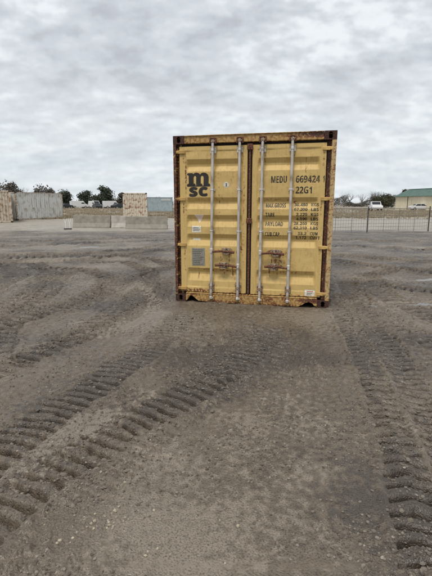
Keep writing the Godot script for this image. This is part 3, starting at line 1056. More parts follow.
	# stickers and plates, following the pressed sheet
	var P0 := -1.035
	var P1 := -0.122
	drape("round_sticker", -0.428, -0.342, 1.813, 1.899, 1, M.sticker, dl, P0, P1)
	for q in [[-0.399, -0.371, 1.871, 1.879], [-0.399, -0.371, 1.834, 1.842], [-0.392, -0.378, 1.842, 1.871]]:
		drape("sticker_mark", q[0], q[1], q[2], q[3], 0, M.print_grey, dl, P0, P1, 0.004)
	drape("triangle_sticker", -0.898, -0.742, 1.270, 1.402, 2, M.sticker_pink, dl, P0, P1)
	drape("paper_label", -0.938, -0.791, 1.126, 1.226, 0, M.sticker, dl, P0, P1)
	for k in 3:
		drape("printed_line", -0.92, -0.83 + 0.012 * ((k * 2) % 3), 1.196 - 0.022 * k, 1.203 - 0.022 * k, 0, M.print_grey, dl, P0, P1, 0.004)
	drape("paper_label", -0.932, -0.809, 0.998, 1.030, 0, M.sticker, dl, P0, P1)
	drape("data_plate", -0.942, -0.729, 0.595, 0.878, 0, M.plate, dl, P0, P1, 0.004)
	for k in 9:
		var wd: float = 0.17 - 0.018 * ((k * 5) % 4)
		drape("printed_line", -0.925, -0.925 + wd, 0.846 - 0.029 * k, 0.854 - 0.029 * k, 0, M.print_grey, dl, P0, P1, 0.006)
	drape("paper_label", 0.855, 1.003, 0.180, 0.276, 0, M.sticker, dr, 0.085, 1.012)
	for k in 3:
		drape("printed_line", 0.885, 0.98 - 0.012 * k, 0.245 - 0.024 * k, 0.253 - 0.024 * k, 0, M.print_red if k == 0 else M.print_grey, dr, 0.085, 1.012, 0.004)

# a thin sheet stuck to the door: 0 rectangle, 1 disc, 2 triangle that points down
func drape(called: String, x0: float, x1: float, y0: float, y1: float, shape: int, m: Material, door: Node3D, p0: float, p1: float, lift := 0.002) -> void:
	var b := MB.new()
	var ny := maxi(2, int((y1 - y0) / 0.008))
	var nx := maxi(2, int((x1 - x0) / 0.02))
	var cx := (x0 + x1) * 0.5
	for j in ny + 1:
		var t := float(j) / ny
		var y := lerpf(y0, y1, t)
		var k := 1.0
		if shape == 1:
			k = sqrt(maxf(0.0, 1.0 - pow(2.0 * t - 1.0, 2.0)))
		elif shape == 2:
			k = t
		for i in nx + 1:
			var x := cx + (lerpf(x0, x1, float(i) / nx) - cx) * k
			var q := 0.004
			var dzx := (door_z(x + q, y, p0, p1) - door_z(x - q, y, p0, p1)) / (2 * q)
			var dzy := (door_z(x, y + q, p0, p1) - door_z(x, y - q, p0, p1)) / (2 * q)
			var n := Vector3(-dzx, -dzy, 1).normalized()
			b.vert(Vector3(x, y, -0.022 + door_z(x, y, p0, p1)) + n * lift, n)
	for j in ny:
		for i in nx:
			var p := j * (nx + 1) + i
			b.tri_i(p, p + 1, p + nx + 2, Vector3(0, 0, 1))
			b.tri_i(p, p + nx + 2, p + nx + 1, Vector3(0, 0, 1))
	obj(called, b, m, door)

# ------------------------------------------------------------------ far containers
func far_container(label: String, at: Vector3, back: Vector3, side_m: Material, end_m: Material, rail_m: Material, on_right := true) -> Node3D:
	# at: the ground under the middle of the end that faces the camera; back: the way its length runs
	var t := thing("shipping_container", label, "container", at, rad_to_deg(atan2(-back.x, -back.z)), "worn containers at the edge of the lot")
	var L := 6.058
	for s in [-1.0, 1.0]:
		for z in [-0.08, -L + 0.08]:
			box_part(t, "corner_post", Vector3(s * 1.145, 1.295, z), Vector3(0.14, 2.36, 0.14), rail_m)
			for y in [0.06, 2.531]:
				box_part(t, "corner_casting", Vector3(s * 1.135, y, z), Vector3(0.172, 0.12, 0.172), M.rusty_dark, 0.01)
		var sb := MB.new()
		corrugated(sb, Vector3(s * 1.205, 0, -0.15), Vector3.FORWARD, L - 0.3, 0.14, 2.5, Vector3(s, 0, 0), 0.278, 0.05)
		obj("side_wall", sb, side_m, t)
		box_part(t, "top_rail", Vector3(s * 1.18, 2.535, -L * 0.5), Vector3(0.07, 0.075, L - 0.34), rail_m)
		box_part(t, "bottom_rail", Vector3(s * 1.18, 0.08, -L * 0.5), Vector3(0.07, 0.15, L - 0.34), rail_m)
	for z in [-0.03, -L + 0.03]:
		var o := Vector3(0, 0, 1.0 if z > -1.0 else -1.0)
		var eb := MB.new()
		corrugated(eb, Vector3(-1.075, 0, z), Vector3.RIGHT, 2.15, 0.16, 2.47, o, 0.215, 0.045)
		obj("end_wall", eb, end_m, t)
		box_part(t, "end_rail", Vector3(0, 2.53, z - o.z * 0.03), Vector3(2.09, 0.11, 0.08), rail_m)
		box_part(t, "end_rail", Vector3(0, 0.08, z - o.z * 0.03), Vector3(2.09, 0.14, 0.08), rail_m)
	box_part(t, "roof", Vector3(0, 2.565, -L * 0.5), Vector3(2.3, 0.012, L - 0.2), rail_m)
	return t

func make_far_containers() -> void:
	var back_a := Vector3(-0.44, 0, -0.90).normalized()
	var right_a := Vector3(-back_a.z, 0, back_a.x)
	far_container("tan weathered container with rusty corner post at the left edge", Vector3(-16.85, 0, -36.3) - right_a * 1.22, back_a, M.tan_rust, M.tan_rust, M.tan_rust)
	var back_b := Vector3(sin(deg_to_rad(23.0)), 0, -cos(deg_to_rad(23.0)))
	var right_b := Vector3(-back_b.z, 0, back_b.x)
	var cb := far_container("dirty white container with pale lettering remains behind the tan container", Vector3(-18.35, 0, -40.4) - right_b * 1.22, back_b, M.white_dirty, M.white_dirty, M.white_rail)
	for k in 5:
		box_part(cb, "painted_patch", Vector3(1.208, 1.62, -2.0 - 0.556 * k), Vector3(0.006, 0.95, 0.17), M.white_clean, 0.001)
	var back_c := Vector3(-0.19, 0, -0.98).normalized()
	far_container("cream container with rust spots behind the concrete barrier", Vector3(-8.2, 0, -44.6), back_c, M.cream_rust, M.cream_rust, M.cream_rust)
	var back_d := Vector3(3.9, 0, -4.63).normalized()
	var right_d := Vector3(-back_d.z, 0, back_d.x)
	var cd := far_container("pale blue container beside the cream one, a white patch near its top", Vector3(-11.75, 0, -75.0) - right_d * 1.22, back_d, M.blue_pale, M.blue_pale, M.blue_rail)
	box_part(cd, "painted_patch", Vector3(1.209, 2.16, -4.4), Vector3(0.008, 0.32, 2.3), M.white_clean, 0.001)

# ------------------------------------------------------------------ barriers, fence
func barrier(label: String, a: Vector3, yaw: float, length: float, m: Material) -> void:
	var b := MB.new()
	var prof := PackedVector2Array([Vector2(-0.30, 0), Vector2(-0.30, 0.075), Vector2(-0.14, 0.33), Vector2(-0.085, 0.77), Vector2(-0.065, 0.80), Vector2(0.065, 0.80), Vector2(0.085, 0.77), Vector2(0.14, 0.33), Vector2(0.30, 0.075), Vector2(0.30, 0), Vector2(0.16, 0), Vector2(0.13, 0.04), Vector2(-0.13, 0.04), Vector2(-0.16, 0)])
	b.prism(prof, -length * 0.5, length * 0.5, Transform3D(Basis(Vector3(0, 0, -1), Vector3(0, 1, 0), Vector3(1, 0, 0)), Vector3.ZERO))
	var t := thing("concrete_barrier", label, "barrier", Vector3(a.x, ground_y(a.x, a.z) - 0.02, a.z), yaw, "concrete barriers along the lot")
	obj("wall_block", b, m, t)
	for s in [-1.0, 1.0]:
		for y in [0.22, 0.62]:
			var lp := MB.new()
			var pts := PackedVector3Array()
			var rad := PackedFloat32Array()
			for k in 7:
				var an := -PI / 2 + PI * k / 6
				pts.append(Vector3(s * (length * 0.5 + 0.06 * cos(an)), y, 0.05 * sin(an)))
				rad.append(0.011)
			lp.tube(pts, rad, 6)
			obj("steel_loop", lp, M.rusty, t)

func make_fence() -> void:
	var a := Vector3(0.76, 0, -22.43)
	var d := Vector3(3.82, 0, -0.88)
	var t := thing("wire_fence", "low wire fence with dark posts running across the right side", "fence", Vector3(a.x, 0, a.z), 0.0)
	var n := 7
	var hts := [0.12, 0.30, 0.48, 0.68, 0.90, 1.12, 1.30]
	for i in n:
		var p: Vector3 = d * i
		var b := MB.new()
		b.box(p + Vector3(0, 0.62, 0), Vector3(0.055, 1.52, 0.055), 0.006)
		b.box(p + Vector3(0, 1.385, 0), Vector3(0.07, 0.02, 0.07), 0.006)
		obj("post", b, M.dark_post, t)
	for h in hts:
		var b := MB.new()
		var pts := PackedVector3Array()
		var rad := PackedFloat32Array()
		for k in (n - 1) * 6 + 1:
			var f := k / 6.0
			pts.append(d * f + Vector3(0, h - 0.02 * sin((f - floor(f)) * PI) + 0.004 * sin(k * 2.3 + h * 9.0), 0.03))
			rad.append(0.008 if h < 1.2 else 0.018)
		b.tube(pts, rad, 5)
		obj("wire" if h < 1.2 else "top_rail", b, M.wire, t)
	for k in (n - 1) * 4:
		if k % 4 == 0:
			continue
		var sb := MB.new()
		sb.rod(d * k / 4.0 + Vector3(0, -0.05, 0.05), d * k / 4.0 + Vector3(0.01 * sin(k), 1.3, 0.05), 0.014, 5)
		obj("stay", sb, M.wire, t)
	var m := MB.new()
	for k in int(d.length() * (n - 1) / 0.155):
		var p := d.normalized() * 0.155 * k
		m.rod(p + Vector3(0, 0.1, 0.034), p + Vector3(0, 1.29, 0.034), 0.0048, 3)
	var mo := obj("wire_mesh", m, M.wire, t)
	mo.set_meta("kind", "stuff")

func make_stand() -> void:
	var t := thing("forked_stand", "small white stand with two forked uprights left of the concrete barriers", "stand", Vector3(-9.05, 0, -26.6), 12.0)
	box_part(t, "foot", Vector3(0, 0.035, 0), Vector3(0.46, 0.07, 0.12), M.dark_post)
	for s in [-1.0, 1.0]:
		var c := Vector3(s * 0.12, 0, 0)
		var b := MB.new()
		b.rod(c + Vector3(0, 0.05, 0), c + Vector3(0, 0.36, 0), 0.024, 6)
		obj("upright", b, M.white_paint, t)
		for q in [-1.0, 1.0]:
			b = MB.new()
			b.rod(c + Vector3(0, 0.34, 0), c + Vector3(q * 0.085, 0.64, 0), 0.022, 6)
			obj("fork", b, M.white_paint, t)

# ------------------------------------------------------------------ vehicles far off
func vehicle(called: String, label: String, at: Vector3, yaw: float, prof: PackedVector2Array, glass: Array, width: float, wheels: Array, wr: float, m: Material) -> void:
	var t := thing(called, label, called.replace("parked_", "").replace("box_", ""), at, yaw, "vehicles parked far across the field")
	var b := MB.new()
	# body pulled in a little towards the roof
	var tr := Geometry2D.triangulate_polygon(prof)
	var inset := func(y: float) -> float: return width * 0.5 - 0.13 * smooth(0.85, 1.9, y)
	for s in [-1.0, 1.0]:
		for i in range(0, tr.size(), 3):
			var p := []
			for k in 3:
				var q := prof[tr[i + k]]
				p.append(Vector3(q.x, q.y, s * inset.call(q.y)))
			b.tri(p[0], p[1], p[2], Vector3(0, 0, s))
	var mid := Vector3(0, 0.8, 0)
	for i in prof.size():
		var q0 := prof[i]
		var q1 := prof[(i + 1) % prof.size()]
		var w0: float = inset.call(q0.y)
		var w1: float = inset.call(q1.y)
		b.quad(Vector3(q0.x, q0.y, -w0), Vector3(q1.x, q1.y, -w1), Vector3(q1.x, q1.y, w1), Vector3(q0.x, q0.y, w0), Vector3((q0.x + q1.x) * 0.5, (q0.y + q1.y) * 0.5, 0) - mid)
	obj("body", b, m, t)
	for g in glass:
		var poly: PackedVector2Array = g
		for s in [-1.0, 1.0]:
			var gb := MB.new()
			var gt := Geometry2D.triangulate_polygon(poly)
			for i in range(0, gt.size(), 3):
				var p := []
				for k in 3:
					var q := poly[gt[i + k]]
					p.append(Vector3(q.x, q.y, s * (inset.call(q.y) + 0.012)))
				gb.tri(p[0], p[1], p[2], Vector3(0, 0, s))
			obj("side_window", gb, M.car_glass, t)
	# windscreen on the steepest edge that faces forward, high on the body
	for i in prof.size():
		var q0 := prof[i]
		var q1 := prof[(i + 1) % prof.size()]
		if minf(q0.y, q1.y) > 0.75 and absf(q1.y - q0.y) > 0.3 and not "box" in called:
			var e := (q1 - q0)
			var nrm := Vector2(e.y, -e.x).normalized()
			if nrm.dot((q0 + q1) * 0.5 - Vector2(0, 0.8)) < 0.0:
				nrm = -nrm
			var gb := MB.new()
			var a0 := q0 + e * 0.12 + nrm * 0.012
			var a1 := q1 - e * 0.12 + nrm * 0.012
			var w := width * 0.5 - 0.2
			gb.quad(Vector3(a0.x, a0.y, -w), Vector3(a1.x, a1.y, -w), Vector3(a1.x, a1.y, w), Vector3(a0.x, a0.y, w), Vector3(nrm.x, nrm.y, 0))
			obj("windscreen", gb, M.car_glass, t)
	for x in wheels:
		for s in [-1.0, 1.0]:
			var wb := MB.new()
			wb.rod(Vector3(x, wr, s * (width * 0.5 - 0.2)), Vector3(x, wr, s * (width * 0.5 + 0.015)), wr, 14)
			var w := obj("wheel", wb, M.rubber, t)
			wb = MB.new()
			wb.rod(Vector3(x, wr, s * (width * 0.5)), Vector3(x, wr, s * (width * 0.5 + 0.025)), wr * 0.55, 10)
			obj("rim", wb, M.galv, w)

func pv(a: Array) -> PackedVector2Array:
	var p := PackedVector2Array()
	for q in a:
		p.append(Vector2(q[0], q[1]))
	return p

func make_vehicles() -> void:
	var sedan := pv([[-2.2, 0.3], [-2.25, 0.75], [-2.1, 0.95], [-1.55, 1.0], [-0.95, 1.42], [0.45, 1.45], [1.15, 0.98], [2.05, 0.85], [2.25, 0.6], [2.2, 0.3]])
	var sedan_g := [pv([[-1.4, 1.0], [-0.9, 1.36], [-0.2, 1.38], [-0.2, 1.0]]), pv([[-0.12, 1.0], [-0.12, 1.38], [0.42, 1.38], [0.98, 1.0]])]
	var pickup := pv([[-2.8, 0.5], [-2.8, 1.1], [-0.75, 1.12], [-0.7, 1.85], [0.65, 1.88], [1.25, 1.2], [2.65, 1.08], [2.8, 0.8], [2.75, 0.45]])
	var pickup_g := [pv([[-0.6, 1.2], [-0.56, 1.76], [0.0, 1.78], [0.0, 1.2]]), pv([[0.08, 1.2], [0.08, 1.78], [0.6, 1.78], [1.08, 1.2]])]
	var van := pv([[-2.6, 0.4], [-2.6, 2.2], [1.0, 2.25], [1.7, 1.35], [2.5, 1.1], [2.6, 0.7], [2.55, 0.4]])
	var van_g := [pv([[0.35, 1.35], [0.35, 1.95], [1.0, 1.98], [1.48, 1.35]])]
	vehicle("parked_pickup", "white pickup truck parked beyond the wire fence", Vector3(31.5, 0, -87.0), -100.0, pickup, pickup_g, 1.95, [-1.75, 1.8], 0.4, M.car_white)
	vehicle("parked_car", "white car parked in front of the green roofed building", Vector3(44.6, 0, -96.0), -5.0, sedan, sedan_g, 1.8, [-1.4, 1.4], 0.33, M.car_white)
	vehicle("parked_van", "leftmost white van under the far left trees", Vector3(-42.0, 0, -135.0), 40.0, van, van_g, 2.0, [-1.7, 1.6], 0.36, M.car_white)
	vehicle("parked_van", "white van between the two dark cars on the far left", Vector3(-37.2, 0, -135.0), -50.0, van, van_g, 2.0, [-1.7, 1.6], 0.36, M.car_white)
	vehicle("parked_van", "white van nearest the cream container across the field", Vector3(-32.0, 0, -135.0), 35.0, van, van_g, 2.0, [-1.7, 1.6], 0.36, M.car_white)
	vehicle("parked_car", "dark car beside the white container end, below a round tree", Vector3(-44.8, 0, -131.0), 60.0, sedan, sedan_g, 1.8, [-1.4, 1.4], 0.33, M.car_dark)
	vehicle("parked_car", "dark car in front of the middle white van", Vector3(-34.9, 0, -129.0), -60.0, sedan, sedan_g, 1.8, [-1.4, 1.4], 0.33, M.car_dark)
	vehicle("parked_car", "dark car just left of the cream container", Vector3(-28.6, 0, -129.0), 55.0, sedan, sedan_g, 1.8, [-1.4, 1.4], 0.33, M.car_dark)

# ------------------------------------------------------------------ building
func make_building() -> void:
	var wall_dir := Vector3(3.0, 0, 12.0).normalized()          # from the far left corner towards us
	var at := Vector3(42.9, 0, -105.0)
	var yaw := rad_to_deg(atan2(-wall_dir.z, wall_dir.x))
	var t := thing("farm_building", "long cream metal building with a green gabled roof at the right edge", "building", at, yaw)
	# local: x along the visible long wall (towards the camera), -z is out of the wall to the left of it? z grows away
	var L := 12.4
	var W := 7.4
	var H := 3.2
	var R := 4.75
	var out := Vector3(0, 0, 1)
	var inner := -1.0
	var lw := MB.new()
	corrugated(lw, Vector3(0, 0, 0), Vector3.RIGHT, L, -0.1, H, out, 0.62, 0.05)
	lw.quad(Vector3(0, -0.1, -W), Vector3(L, -0.1, -W), Vector3(L, H, -W), Vector3(0, H, -W), -out)
	obj("wall", lw, M.cream_wall, t)
	for x in [0.0, L]:
		var gw := MB.new()
		gw.prism(PackedVector2Array([Vector2(0.0, -0.1), Vector2(W, -0.1), Vector2(W, H), Vector2(W * 0.5, R - 0.08), Vector2(0, H)]), x - 0.06, x + 0.06, Transform3D(Basis(Vector3(0, 0, -1), Vector3.UP, Vector3(1, 0, 0)), Vector3.ZERO))
		obj("gable_wall", gw, M.cream_wall, t)
	for s in [0, 1]:
		var rb := MB.new()
		var e := Vector3(0, H - 0.1, 0.35) if s == 0 else Vector3(0, H - 0.1, -W - 0.35)
		var r := Vector3(0, R, -W * 0.5)
		var k := int(L / 0.6)
		for i in k + 2:
			var x0 := -0.5 + (L + 1.0) * i / (k + 2.0)
			var x1 := -0.5 + (L + 1.0) * (i + 1) / (k + 2.0)
			var o := Vector3(0, 1, 0.3 if s == 0 else -0.3)
			rb.quad(e + Vector3(x0, 0.02, 0), e + Vector3(x1 - 0.07, 0.02, 0), r + Vector3(x1 - 0.07, 0.02, 0), r + Vector3(x0, 0.02, 0), o)
			rb.quad(e + Vector3(x1 - 0.07, 0.02, 0), e + Vector3(x1, 0.07, 0), r + Vector3(x1, 0.07, 0), r + Vector3(x1 - 0.07, 0.02, 0), o)
		rb.quad(e + Vector3(-0.5, -0.08, 0), e + Vector3(L + 0.5, -0.08, 0), e + Vector3(L + 0.5, 0.03, 0), e + Vector3(-0.5, 0.03, 0), out * (1.0 if s == 0 else -1.0))
		rb.quad(e + Vector3(-0.5, -0.08, 0), e + Vector3(L + 0.5, -0.08, 0), r + Vector3(L + 0.5, -0.08, 0), r + Vector3(-0.5, -0.08, 0), Vector3.DOWN)
		obj("roof_slope", rb, M.green_roof, t)
	box_part(t, "ridge_cap", Vector3(L * 0.5, R + 0.06, -W * 0.5), Vector3(L + 1.0, 0.07, 0.4), M.green_roof, 0.02)
	box_part(t, "door", Vector3(5.0, 1.2, 0.01), Vector3(0.95, 2.4, 0.06), M.cream_door)
	box_part(t, "downpipe", Vector3(4.2, 1.55, 0.05), Vector3(0.09, 3.1, 0.08), M.dark_post)
	box_part(t, "bay_opening", Vector3(L + 0.065, 1.35, -1.9), Vector3(0.03, 2.7, 3.0), M.bay)
	box_part(t, "corner_trim", Vector3(L + 0.02, 1.55, 0.03), Vector3(0.16, 3.2, 0.12), M.cream_door)
	box_part(t, "corner_trim", Vector3(-0.02, 1.55, 0.03), Vector3(0.16, 3.2, 0.12), M.cream_door)

# ------------------------------------------------------------------ trees
func branch(b: MB, p: Vector3, d: Vector3, len: float, r: float, depth: int, g: RandomNumberGenerator, spread: float, tips: Array) -> void:
	var pts := PackedVector3Array([p])
	var rad := PackedFloat32Array([r])
	var q := p
	var dd := d
	for i in 3:
		dd = (dd + Vector3(g.randfn(0, 0.12), g.randfn(0.03, 0.08), g.randfn(0, 0.12))).normalized()
		q += dd * len / 3.0
		pts.append(q)
		rad.append(r * (1.0 - 0.2 * (i + 1)))
	b.tube(pts, rad, 6 if depth > 2 else 3, false)
	if depth == 0:
		tips.append(q)
		return
	for i in g.randi_range(2, 4):
		var s := Vector3(g.randfn(), g.randfn() * 0.6 + 0.25, g.randfn()).normalized()
		var k := g.randi_range(1, 3)
		branch(b, pts[k], (dd + s * spread).normalized(), len * g.randf_range(0.58, 0.82), rad[k] * 0.7, depth - 1, g, spread, tips)

func bare_tree(label: String, at: Vector3, tall: float, sd: int) -> void:
	var g := RandomNumberGenerator.new()
	g.seed = sd
	var t := thing("bare_tree", label, "tree", at, 0.0, "leafless trees on the horizon")
	var tb := MB.new()
	var top := Vector3(g.randfn(0, 0.15), tall * 0.34, g.randfn(0, 0.15))
	tb.tube(PackedVector3Array([Vector3(0, -0.1, 0), top * 0.5, top]), PackedFloat32Array([tall * 0.028, tall * 0.02, tall * 0.016]), 7)
	obj("trunk", tb, M.bark, t)
	var cb := MB.new()
	var tips := []
	for i in 6:
		var a := TAU * i / 6.0 + g.randf()
		branch(cb, top * g.randf_range(0.75, 1.0), Vector3(cos(a) * 0.7, 1.0, sin(a) * 0.7).normalized(), tall * 0.26, tall * 0.015, 4, g, 0.75, tips)
	obj("crown", cb, M.twig, t)

func leaf_tree(called: String, label: String, at: Vector3, tall: float, wide: float, leaves: int, m: Material, sd: int, group: String, low := 0.12) -> void:
	var g := RandomNumberGenerator.new()
	g.seed = sd
	var t := thing(called, label, "tree" if "tree" in called else "shrub", at, 0.0, group)
	var tb := MB.new()
	tb.tube(PackedVector3Array([Vector3(0, -0.1, 0), Vector3(0.05, tall * 0.4, 0), Vector3(0, tall * 0.8, 0.05)]), PackedFloat32Array([tall * 0.03, tall * 0.02, tall * 0.006]), 7)
	var clumps := []
	for i in 34:
		var h := g.randf_range(low, 1.0)
		var prof := wide * 0.5 * sqrt(clampf(1.0 - pow((h - 0.40) / 0.62, 2.0), 0.02, 1.0))
		var a := g.randf() * TAU
		var rr := prof * sqrt(g.randf()) * g.randf_range(0.75, 1.1)
		var c := Vector3(cos(a) * rr, h * tall * g.randf_range(0.9, 1.0), sin(a) * rr)
		clumps.append([c, wide * g.randf_range(0.09, 0.19)])
		if i % 3 == 0:
			tb.tube(PackedVector3Array([Vector3(0, c.y * 0.55, 0), c]), PackedFloat32Array([tall * 0.012, tall * 0.003]), 5)
	obj("trunk", tb, M.bark, t)
	var cb := MB.new()
	for i in leaves:
		var q: Array = clumps[g.randi() % clumps.size()]
		var d := Vector3(g.randfn(), g.randfn() * 0.75, g.randfn())
		d = d.normalized() * pow(g.randf(), 0.45)
		var p: Vector3 = q[0] + d * q[1] * 1.5
		p.y = maxf(p.y, 0.1)
		var s := g.randf_range(0.16, 0.36) * tall / 6.0
		var u := Vector3(g.randfn(), g.randfn(), g.randfn()).normalized() * s
		var w := u.cross(Vector3(g.randfn(), g.randfn(), g.randfn())).normalized() * s * 0.6
		cb.color = Color(1, 1, 1) * g.randf_range(0.65, 1.15)
		cb.quad(p - u, p + w, p + u, p - w, d)
	obj("crown", cb, m, t)

func make_trees() -> void:
	var gr := "dark evergreen trees across the field"
	leaf_tree("evergreen_tree", "round dark evergreen tree just right of the white container", Vector3(-51.5, 0, -150), 5.2, 5.6, 3600, M.leaf, 101, gr)
	leaf_tree("evergreen_tree", "round dark evergreen, second from the white container", Vector3(-44.6, 0, -151), 5.2, 6.2, 3600, M.leaf, 102, gr)
	leaf_tree("evergreen_tree", "tallest dark evergreen tree of the group, nearest the cream container", Vector3(-37.6, 0, -148), 6.2, 6.6, 4200, M.leaf, 103, gr)
	leaf_tree("evergreen_tree", "small dark evergreen peeking out left of the cream container", Vector3(-33.2, 0, -156), 5.2, 4.2, 2600, M.leaf_brown, 104, gr)
	leaf_tree("shrub", "dark brown green bush behind the white pickup", Vector3(56.5, 0, -150), 4.4, 6.4, 3200, M.leaf_olive, 105, "bushes beyond the fence")
	leaf_tree("shrub", "olive bush left of the cream building", Vector3(62.0, 0, -158), 4.2, 4.6, 2400, M.leaf_olive, 106, "bushes beyond the fence")
	leaf_tree("shrub", "small dark tree top behind the building's left gable", Vector3(72.5, 0, -170), 6.6, 3.4, 1500, M.leaf_brown, 107, "bushes beyond the fence", 0.5)
	leaf_tree("leafless_tree", "dense brown leafless tree above the tan container", Vector3(-77, 0, -165), 8.3, 9.5, 2600, M.leaf_twig, 108, "leafless trees on the horizon", 0.3)
	leaf_tree("leafless_tree", "dense brown leafless tree above the white container's middle", Vector3(-65, 0, -166), 7.7, 8.0, 1900, M.leaf_twig, 109, "leafless trees on the horizon", 0.3)
	var spots := [[-80, -160, 9.0, "bare tree at the left edge behind the tan container"], [-72, -165, 9.2, "bare tree just above the tan container's corner"], [-65, -160, 6.6, "bare tree behind the white container's left half"], [-60.5, -158, 7.8, "bare tree behind the white container's right half"], [-80, -190, 8, "tall faint bare tree at the far left edge"],
		[50, -172, 7.0, "bare tree right beside the yellow container's edge"], [54.5, -180, 7.4, "second bare tree right of the yellow container"], [59, -178, 6.6, "third bare tree right of the yellow container"], [62.5, -174, 7.6, "bare tree left of the pickup on the horizon"], [68, -190, 7.8, "bare tree above the pickup"], [73, -186, 6.6, "bare tree between the pickup and the building"], [76, -190, 6.2, "bare tree behind the olive bush"]]
	var i := 0
	for s in spots:
		bare_tree(s[3], Vector3(s[0], 0, s[1]), s[2], 300 + i)
		i += 1
	# the brush along the far field edge reads as one mass
	for e in [[46.0, 90.0, -188.0, 0.022, "dark brush along the far field edge right of the container"], [-110.0, -20.0, -205.0, 0.02, "dark brush along the far field edge on the left"]]:
		var b := MB.new()
		var g := RandomNumberGenerator.new()
		g.seed = 400
		var hn := noise(0.09, 3, 81)
		for k in 16000:
			var x := g.randf_range(e[0], e[1])
			var z: float = e[2] + g.randf_range(-4, 4)
			var h: float = (2.9 + hn.get_noise_2d(x, z * 0.3) * 3.4) * pow(g.randf(), 0.6)
			var p := Vector3(x, h, z)
			var u := Vector3(g.randfn(), g.randfn() * 1.3, g.randfn()).normalized() * g.randf_range(0.1, 0.28)
			var w := u.cross(Vector3(g.randfn(), g.randfn(), g.randfn())).normalized() * 0.09
			b.color = Color(1, 1, 1) * g.randf_range(0.6, 1.2)
			b.quad(p - u, p + w, p + u, p - w, Vector3.UP)
		var o := obj("brush", b, M.leaf_far, null)
		o.set_meta("kind", "stuff")
		tag(o, e[4], "brush")
	# dry grass standing beyond the lot
	var blade := MB.new()
	for k in 9:
		var a := TAU * k / 9.0
		var d := Vector3(cos(a), 0, sin(a))
		var sd := Vector3(-d.z, 0, d.x) * 0.02
		blade.tri(d * 0.06 - sd, d * 0.06 + sd, d * (0.12 + 0.05 * (k % 3)) + Vector3(0, 0.24 + 0.07 * (k % 4), 0), d + Vector3.UP * 0.3)
	var places := []
	for k in 26000:
		var r := 44.0 * pow(3.2, rng.randf())
		var an := rng.randf_range(-0.62, 0.62)
		var x := sin(an) * r
		var z := -cos(an) * r
		if z > -46.0 - g_edge.get_noise_2d(x, z) * 5.0:
			continue
		if g_tone.get_noise_2d(x * 0.3, z * 0.3) < -0.12:
			continue
		var s := rng.randf_range(0.5, 1.15)
		places.append([Transform3D(Basis(Vector3.UP, rng.randf() * TAU) * Basis.from_scale(Vector3(s * 1.5, s * 0.8, s * 1.5)), Vector3(x, 0.0, z)), Color(0.35, 0.285, 0.205).lerp(Color(0.27, 0.235, 0.16), rng.randf())])
	var m := mat("dry_grass", Color.WHITE, 0.9)
	m.vertex_color_use_as_albedo = true
	m.cull_mode = BaseMaterial3D.CULL_DISABLED
	scatter("dry_grass", "dry tan grass of the field beyond the lot", "grass", blade.mesh(), places, m)

